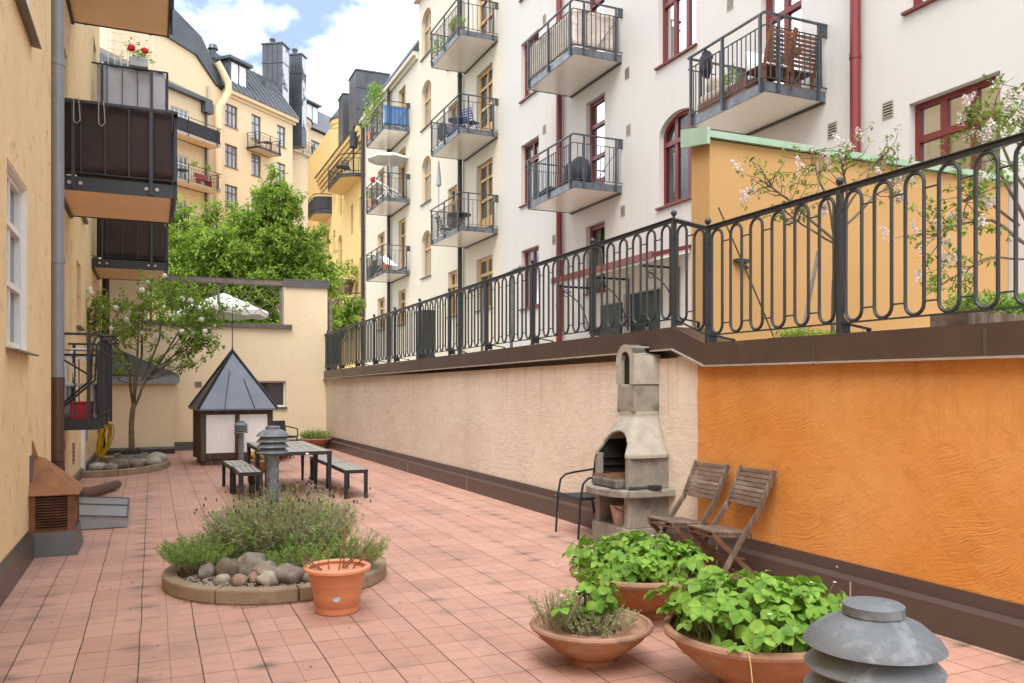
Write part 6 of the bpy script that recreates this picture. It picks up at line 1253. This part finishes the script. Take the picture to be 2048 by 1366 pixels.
# ---------------------------------------------------------------- things on the balconies
def table_round(label, loc, r, h, mat):
    T_ = thing('balcony_table', label, 'table', loc); m = MB(); m.lathe([(0, h - .03), (r, h - .03), (r, h), (0, h)], 28); m.build('table_top', mat, T_)
    for k in range(3): a = k * 2.1; m = MB(); m.tube([(.05 * math.cos(a), .05 * math.sin(a), h - .03), (r * .8 * math.cos(a), r * .8 * math.sin(a), 0)], .014, 6); m.build('leg', mat, T_)
    return T_
def slat_chair(label, loc, rz, mat, name='balcony_chair'):
    K = thing(name, label, 'chair', loc, rz); m = MB()
    for k in range(6): m.span((-.2, -.2 + .07 * k, .43), (.2, -.145 + .07 * k, .45))
    m.build('seat', mat, K); m = MB()
    for k in range(5): m.beam((-.2, .2 + .025 * k, .52 + .075 * k), (.2, .2 + .025 * k, .52 + .075 * k), .015, .05)
    m.build('backrest', mat, K)
    for sx in (-1, 1):
        m = MB(); m.tube([(sx * .21, -.2, 0), (sx * .21, .18, .46), (sx * .21, .32, .88)], .012, 6); m.build('leg', mat, K); m = MB(); m.tube([(sx * .19, .22, 0), (sx * .19, -.18, .44)], .012, 6); m.build('leg', mat, K)
    return K
table_round('dark blue round cafe table on the second cream balcony', (9.75, 27.0, 10.2), .38, .74, 'blue_paint'); c1 = slat_chair('dark blue slatted chair turned sideways on the second cream balcony, right of its table', (9.95, 26.25, 10.2), R(120), 'blue_paint'); dup(c1, (9.8, 27.75, 10.2), R(-20), 'dark blue slatted chair behind the blue table on the second cream balcony')
m = MB(); m.lathe([(0, 0), (.3, .03), (.34, .1), (.3, .18), (0, .26)], 20); m.v = [(z, x, y) for x, y, z in m.v]; single(m, 'kettle_grill', 'dark_canvas', 'dark round grill lid hung on the side rail of the second cream balcony', 'grill', (9.45, 28.2, 10.85), smooth=True)
table_round('black round table on the lowest cream balcony', (9.8, 27.1, 6.96), .42, .72, 'black_steel'); c2 = slat_chair('black slatted chair behind the table on the lowest cream balcony', (9.9, 27.8, 6.96), R(0), 'black_steel')
slat_chair('black slatted chair at the far rail of the lowest cream balcony', (9.75, 28.4, 6.96), R(90), 'black_steel')
m = MB(); m.lathe([(.02, 0), (.02, 2.0), (.10, 2.05), (.085, 2.3), (.05, 2.7), (.012, 2.95), (0, 2.96)], 12); o = thing('closed_parasol', 'folded grey parasol standing above the lowest cream balcony', 'parasol', (9.55, 28.6, 6.96)); m.build('canopy', 'grey_fabric', o, smooth=True); m = MB(); m.lathe([(.22, 0), (.22, .06), (0, .07)], 20); m.build('foot', 'black_steel', o)
m = MB(); m.span((-.12, -.55, 0), (.12, .55, .28)); B3 = single(m, 'flower_trough', 'weathered_wood', 'long brown wooden trough on the top cream balcony', 'planter', (9.47, 26.5, 13.46), R(90 - 90)); lf = MB(); random.seed(81); small_plant(lf, (9.47, 26.3, 13.7), .55, .25, 40, .12, .05); single(lf, 'balcony_plant', 'fresh_leaf', 'leafy green plant in the trough on the top cream balcony', 'plant', recalc=False)
lf = MB(); small_plant(lf, (9.5, 28.3, 13.5), .9, .3, 45, .16, .06); single(lf, 'balcony_plant', 'snowball_leaf', 'taller dark plant at the far end of the top cream balcony', 'plant', recalc=False)
# white balconies: covered barbecue, teak benches, cushions
random.seed(82)
m = MB(); m.ball((0, 0, .35), .42, 3, (.75, .95, .95), .22, 4, 3.2); m.ball((-.02, .1, .1), .4, 3, (.8, 1, .35), .3, 9, 3); m.v = [(x, y, max(z, 0.002)) for x, y, z in m.v]; single(m, 'covered_barbecue', 'dark_canvas', 'barbecue under crumpled black cover on the lower white balcony', 'barbecue', (9.72, 18.15, 6.61), smooth='all')
m = MB(); m.span((-.15, -.3, 0), (.15, .3, .22)); m.ball((0, 0, .22), .2, 2, (.7, 1.3, .5), .2, 3); single(m, 'storage_box', 'dark_canvas', 'low dark covered box at the far end of the lower white balcony', 'box', (9.55, 19.5, 6.61), smooth=True)
def bench2(label, loc, rz, mat='balcony_teak', L=1.0, back=True):
    K = thing('balcony_bench', label, 'bench', loc, rz); m = MB()
    for k in range(7): m.span((-L / 2, -.26 + .075 * k, .36), (L / 2, -.2 + .075 * k, .385))
    m.build('seat', mat, K); m = MB()
    for k in range(8): m.beam((-L / 2, .27 + .018 * k, .44 + .065 * k), (L / 2, .27 + .018 * k, .44 + .065 * k), .018, .048)
    m.build('backrest', mat, K)
    for x in (-L / 2 + .02, L / 2 - .02): m = MB(); m.beam((x, .26, .30), (x, .42, 1.0), .05, .03, (1, 0, 0)); m.build('back_post', mat, K)
    for x in (-L / 2 + .04, L / 2 - .04):
        for y in (-.24, .24): m = MB(); m.span((x - .025, y - .025, 0), (x + .025, y + .025, .36)); m.build('leg', mat, K)
    return K
zb_ = 6.72
q1 = bench2('high backed teak bench on the nearest white balcony, beside the house wall', (10.25, 11.28, zb_), R(180), L=.56); dup(q1, (9.67, 11.26, zb_), R(180), 'high backed teak bench on the nearest white balcony, at the outer rail corner')
m = MB(); m.span((-.3, -.4, .0), (.3, .4, .26)); o = single(m, 'low_sofa', 'balcony_teak', 'low teak sofa with cushion at the far end of the nearest white balcony', 'sofa', (9.75, 12.5, zb_)); m = MB(); m.span((-.29, -.38, .262), (.29, .38, .42)); m.build('cushion', 'beige_fabric', o, bevel=.05)
m = MB(); m.ball((0, 0, 0), .24, 3, (.55, 1, .85), .1, 2); single(m, 'cushion', 'beige_fabric', 'taupe cushion on the sofa of the nearest white balcony', 'cushion', (9.75, 12.75, zb_ + .62), smooth='all')
m = MB(); m.ball((0, 0, 0), .2, 3, (.5, .7, 1.2), .45, 8, 2.4); single(m, 'jacket', 'dark_canvas', 'black jacket thrown over the rail of the nearest white balcony', 'clothing', (9.38, 12.55, zb_ + .92), smooth='all')
m = MB(); m.span((-.2, -.3, 0), (.2, .3, .35)); single(m, 'side_table', 'balcony_teak', 'small wooden box table on the nearest white balcony', 'table', (9.72, 11.95, zb_)); lf = MB(); small_plant(lf, (9.55, 12.1, zb_ + .36), .3, .17, 22, .1, .05); single(lf, 'balcony_plant', 'fresh_leaf', 'small bright plant on the box table of the nearest white balcony', 'plant', recalc=False)
m = MB(); m.span((-.25, -.28, 0), (.22, .28, .14)); m.beam((0, .25, .14), (0, .38, .55), .44, .1, (0, 1, 0)); single(m, 'seat_cushion', 'canvas_white', 'white seat cushion on the teak bench at the outer rail corner', 'cushion', (9.95, 11.5, zb_ + .39), bevel=.03)
# far column: white parasol, deck chair, pots, tree
o = thing('balcony_parasol', 'open white parasol on the middle balcony of the far column', 'parasol', (9.95, 36.9, 10.15)); m = canopy(1.0, .28, 8, .03, .1); m.v = [(x, y, z + 2.0) for x, y, z in m.v]; m.build('canopy', 'canvas_white', o, recalc=False); m = MB(); m.tube([(0, 0, 0), (0, 0, 2.25)], .025, 8); m.build('pole', 'white_plastic', o)
def deck(label, loc, rz):
    o = thing('deck_chair', label, 'chair', loc, rz); m = MB(); m.beam((0, -.45, .3), (0, .5, .85), .5, .03, (0, 0, 1)); m.build('sling', 'white_plastic', o)
    for sx in (-1, 1): m = MB(); m.tube([(sx * .27, -.5, .3), (sx * .27, .55, .9)], .025, 6); m.tube([(sx * .27, -.35, 0), (sx * .27, .3, .72)], .025, 6); m.tube([(sx * .27, .45, 0), (sx * .27, -.1, .5)], .025, 6); m.build('frame', 'white_plastic', o)
    return o
deck('white folding deck chair on the middle balcony of the far column', (9.8, 36.5, 10.12), R(60)); deck('white plastic chair on the lowest balcony of the far column', (9.85, 37.0, 6.89), R(20))
def pot(label, loc, r, h, mat='plastic_pot'):
    m = MB(); m.lathe([(0, 0), (r * .7, 0), (r, h * .85), (r * 1.1, h * .86), (r * 1.1, h), (r * .95, h), (r * .9, h * .8), (0, h * .8)], 20); return single(m, 'flower_pot', mat, label, 'pot', loc, smooth=True)
pot('terracotta pot on the middle balcony of the far column', (9.55, 38.3, 10.12), .22, .4); lf = MB(); small_plant(lf, (9.55, 38.3, 10.5), .8, .3, 30, .14, .06); single(lf, 'balcony_plant', 'snowball_leaf', 'leafy plant with red blooms on the middle balcony of the far column', 'plant', recalc=False); m = MB(); m.ball((9.5, 38.1, 11.4), .14, 2, rough=.3); single(m, 'red_flower', 'red_flower', 'red flower head on the plant of the middle far balcony', 'flower')
pot('terracotta pot on the lowest balcony of the far column', (9.6, 36.4, 6.89), .17, .3); pot('terracotta pot of the bushy tree on the top far balcony', (9.6, 38.6, 13.33), .25, .4)
lf, tk = MB(), MB(); random.seed(83); limb(tk, (0, 0, .3), (0, 0, 2.2), .03, .012, .04, 6, 6)
for _ in range(150): z = rnd(.7, 2.7); spray(lf, Vector((rnd(-.6, .6) * (1 - (z - .7) / 3), rnd(-.8, .8) * (1 - (z - .7) / 3), z)), rvec() + Vector((0, 0, .5)), 4, .24, .06, .8)
o = thing('balcony_tree', 'feathery light green tree sticking out above the top far balcony', 'tree', (9.65, 38.5, 13.33)); tk.build('trunk', 'bark', o, recalc=False); lf.build('crown', 'fresh_leaf', o, recalc=False)
m = MB(); m.span((-.3, -.25, 0), (.3, .25, .5)); m.span((-.02, -.3, .5), (.02, .3, .8)); single(m, 'small_grill', 'iron', 'small dark grill at the far end of the lowest far balcony', 'grill', (9.7, 38.5, 6.89))
# yellow house balcony
table_round('dark little table on the upper curved balcony of the yellow house', (10.0, 47.2, 13.49), .4, .8, 'black_steel'); slat_chair('dark chair on the upper curved balcony of the yellow house', (10.0, 46.2, 13.49), R(150), 'black_steel'); m = MB(); m.lathe([(.05, 0), (.05, 1.4), (.22, 1.45), (.2, 2.3), (.03, 2.7), (0, 2.7)], 10); single(m, 'closed_parasol', 'dark_canvas', 'dark folded parasol on the upper curved balcony of the yellow house', 'parasol', (10.2, 45.4, 13.49))
pot('brown basket pot on the lower curved balcony of the yellow house', (9.95, 46.5, 6.9), .55, .8, 'brown_paint'); lf = MB(); random.seed(84); small_plant(lf, (9.95, 46.5, 7.5), 1.5, .8, 90, .26, .12); single(lf, 'balcony_bush', 'tree_leaf', 'green bush in the basket pot of the lower curved balcony', 'shrub', recalc=False)
# far house balconies
m = MB(); m.box((0, 0, .45), (1.2, .4, .06)); m.beam((-.6, .25, .75), (.6, .25, .75), .06, .3)
for sx in (-.5, .5): m.box((sx, 0, .22), (.06, .4, .44))
p_ = FW.P(-4.7, 0, -.7); single(m, 'balcony_bench', plain('bench_red', (.30, .05, .04), .6), 'red wooden bench on the second balcony of the lower peach house', 'bench', (p_[0], p_[1], 15.27), math.atan2(D_[1], D_[0]))
p_ = FW.P(-6.6, 0, -.7); table_round('dark small table on the second balcony of the lower peach house', (p_[0], p_[1], 15.27), .4, .72, 'black_steel')
for i, u in enumerate((-6.0, -5.0)):
    p_ = FW.P(u, 0, -1.25); lf = MB(); small_plant(lf, (p_[0], p_[1], 16.3), .4, .22, 16, .2, .09); single(lf, 'hanging_plant', 'snowball_leaf', ('hanging plant beside the white door of the lower peach house', 'hanging plant over the red bench of the lower peach house')[i], 'plant', recalc=False)
p_ = FF.P(5.0, 0, -.6); table_round('dark round table on the small balcony of the far peach house', (p_[0], p_[1], 20.57), .4, .75, 'brown_paint'); p_ = FF.P(4.0, 0, -.6); slat_chair('brown chair at the open door of the far peach house', (p_[0], p_[1], 20.57), R(30), 'brown_paint')
p_ = FB2.P(14.4, 0, -.6); pot('brown pot on the corner balcony of the far peach house', (p_[0], p_[1], 23.57), .35, .45, 'brown_paint')
# left balconies: chairs, red box, geraniums
random.seed(85)
def white_chair(label, loc, rz):
    K = thing('balcony_chair', label, 'chair', loc, rz); m = MB(); m.box((0, 0, .43), (.36, .38, .04)); m.build('seat', 'white_plastic', K, bevel=.01)
    m = MB(); m.tube([(-.17, .18, .43), (-.18, .21, .7), (-.1, .22, .9), (.1, .22, .9), (.18, .21, .7), (.17, .18, .43)], .015, 8); m.tube([(-.07, .18, .44), (-.1, .21, .68), (-.02, .22, .8), (.06, .22, .8), (.1, .21, .68), (.07, .18, .44)], .011, 6); m.build('backrest', 'white_plastic', K, smooth=True)
    for sx in (-1, 1):
        for y in (-.17, .17): m = MB(); m.tube([(sx * .15, y, .42), (sx * .17, y * 1.1, 0)], .016, 6); m.build('leg', 'white_plastic', K)
    K.scale = (1.1, 1.1, 1.05); return K
wc = white_chair('white bentwood chair on the ground floor balcony, nearer one', (-.90, 12.62, 1.235), R(0)); dup(wc, (-.93, 13.55, 1.235), R(180), 'white bentwood chair on the ground floor balcony, behind the other')
m = MB(); m.span((-.13, -.12, 0), (.13, .12, .20)); m.span((-.14, -.13, .2), (.14, .13, .23)); single(m, 'red_box', 'red_plastic', 'bright red box under the white chairs of the ground floor balcony', 'box', (-.86, 12.35, 1.235), bevel=.01)
o = thing('folding_table', 'small black hanging table on the rail of the ground floor balcony', 'table', (-.95, 12.25, 1.235)); m = MB(); m.span((-.25, -.15, .83), (.25, .15, .855)); m.build('table_top', 'black_steel', o); m = MB(); m.tube([(-.2, .1, .83), (.22, .1, .55)], .012, 6); m.tube([(-.22, -.1, .83), (-.22, -.1, .0)], .012, 6); m.build('leg', 'black_steel', o)
m = MB(); m.span((-.19, -.09, 0), (.19, .09, .2)); single(m, 'flower_box', 'zinc', 'grey flower box hung on the rail of the cloth wrapped balcony', 'planter', (-.28, 20.06, 8.74), bevel=.01)
lf = MB(); small_plant(lf, (-.28, 20.06, 8.92), .18, .17, 24, .07, .05)
o = thing('geranium', 'red geraniums in the grey flower box of the cloth wrapped balcony', 'flowers', (-.28, 20.06, 8.94)); lf.build('foliage', 'fresh_leaf', o, True, recalc=False)
for x, z in ((-.42, 9.14), (-.16, 9.12)):
    fl = MB(); fl.ball((x, 20.04, z), .07, 3, rough=.5, seed=x, freq=4); fl.build('blossom', 'red_flower', o, True, recalc=False)
m = MB(); m.span((-.62, -.02, 0), (.68, .02, .42)); o = single(m, 'wooden_screen', 'trellis_wood', 'brown board screen behind the geranium box on the cloth wrapped balcony', 'screen', (-.42, 21.9, 8.6)); 
m = MB(); m.span((-.6, 0, .42), (.66, .03, .75)); m.build('dark_panel', 'dark_canvas', o)
m = MB()
for k in range(9): m.beam((-.55 + .14 * k, .015, .75), (-.55 + .14 * k, .015, 1.6), .015, .015)
for k in range(4): m.beam((-.58, .02, .95 + .2 * k), (.66, .02, .95 + .2 * k), .012, .012)
m.build('lattice', 'white_paint', o)
lf = MB(); small_plant(lf, (-.35, 22.1, 9.3), 1.0, .4, 40, .09, .05); single(lf, 'climbing_plant', 'fresh_leaf', 'green climber on the white lattice of the cloth wrapped balcony', 'plant', recalc=False)
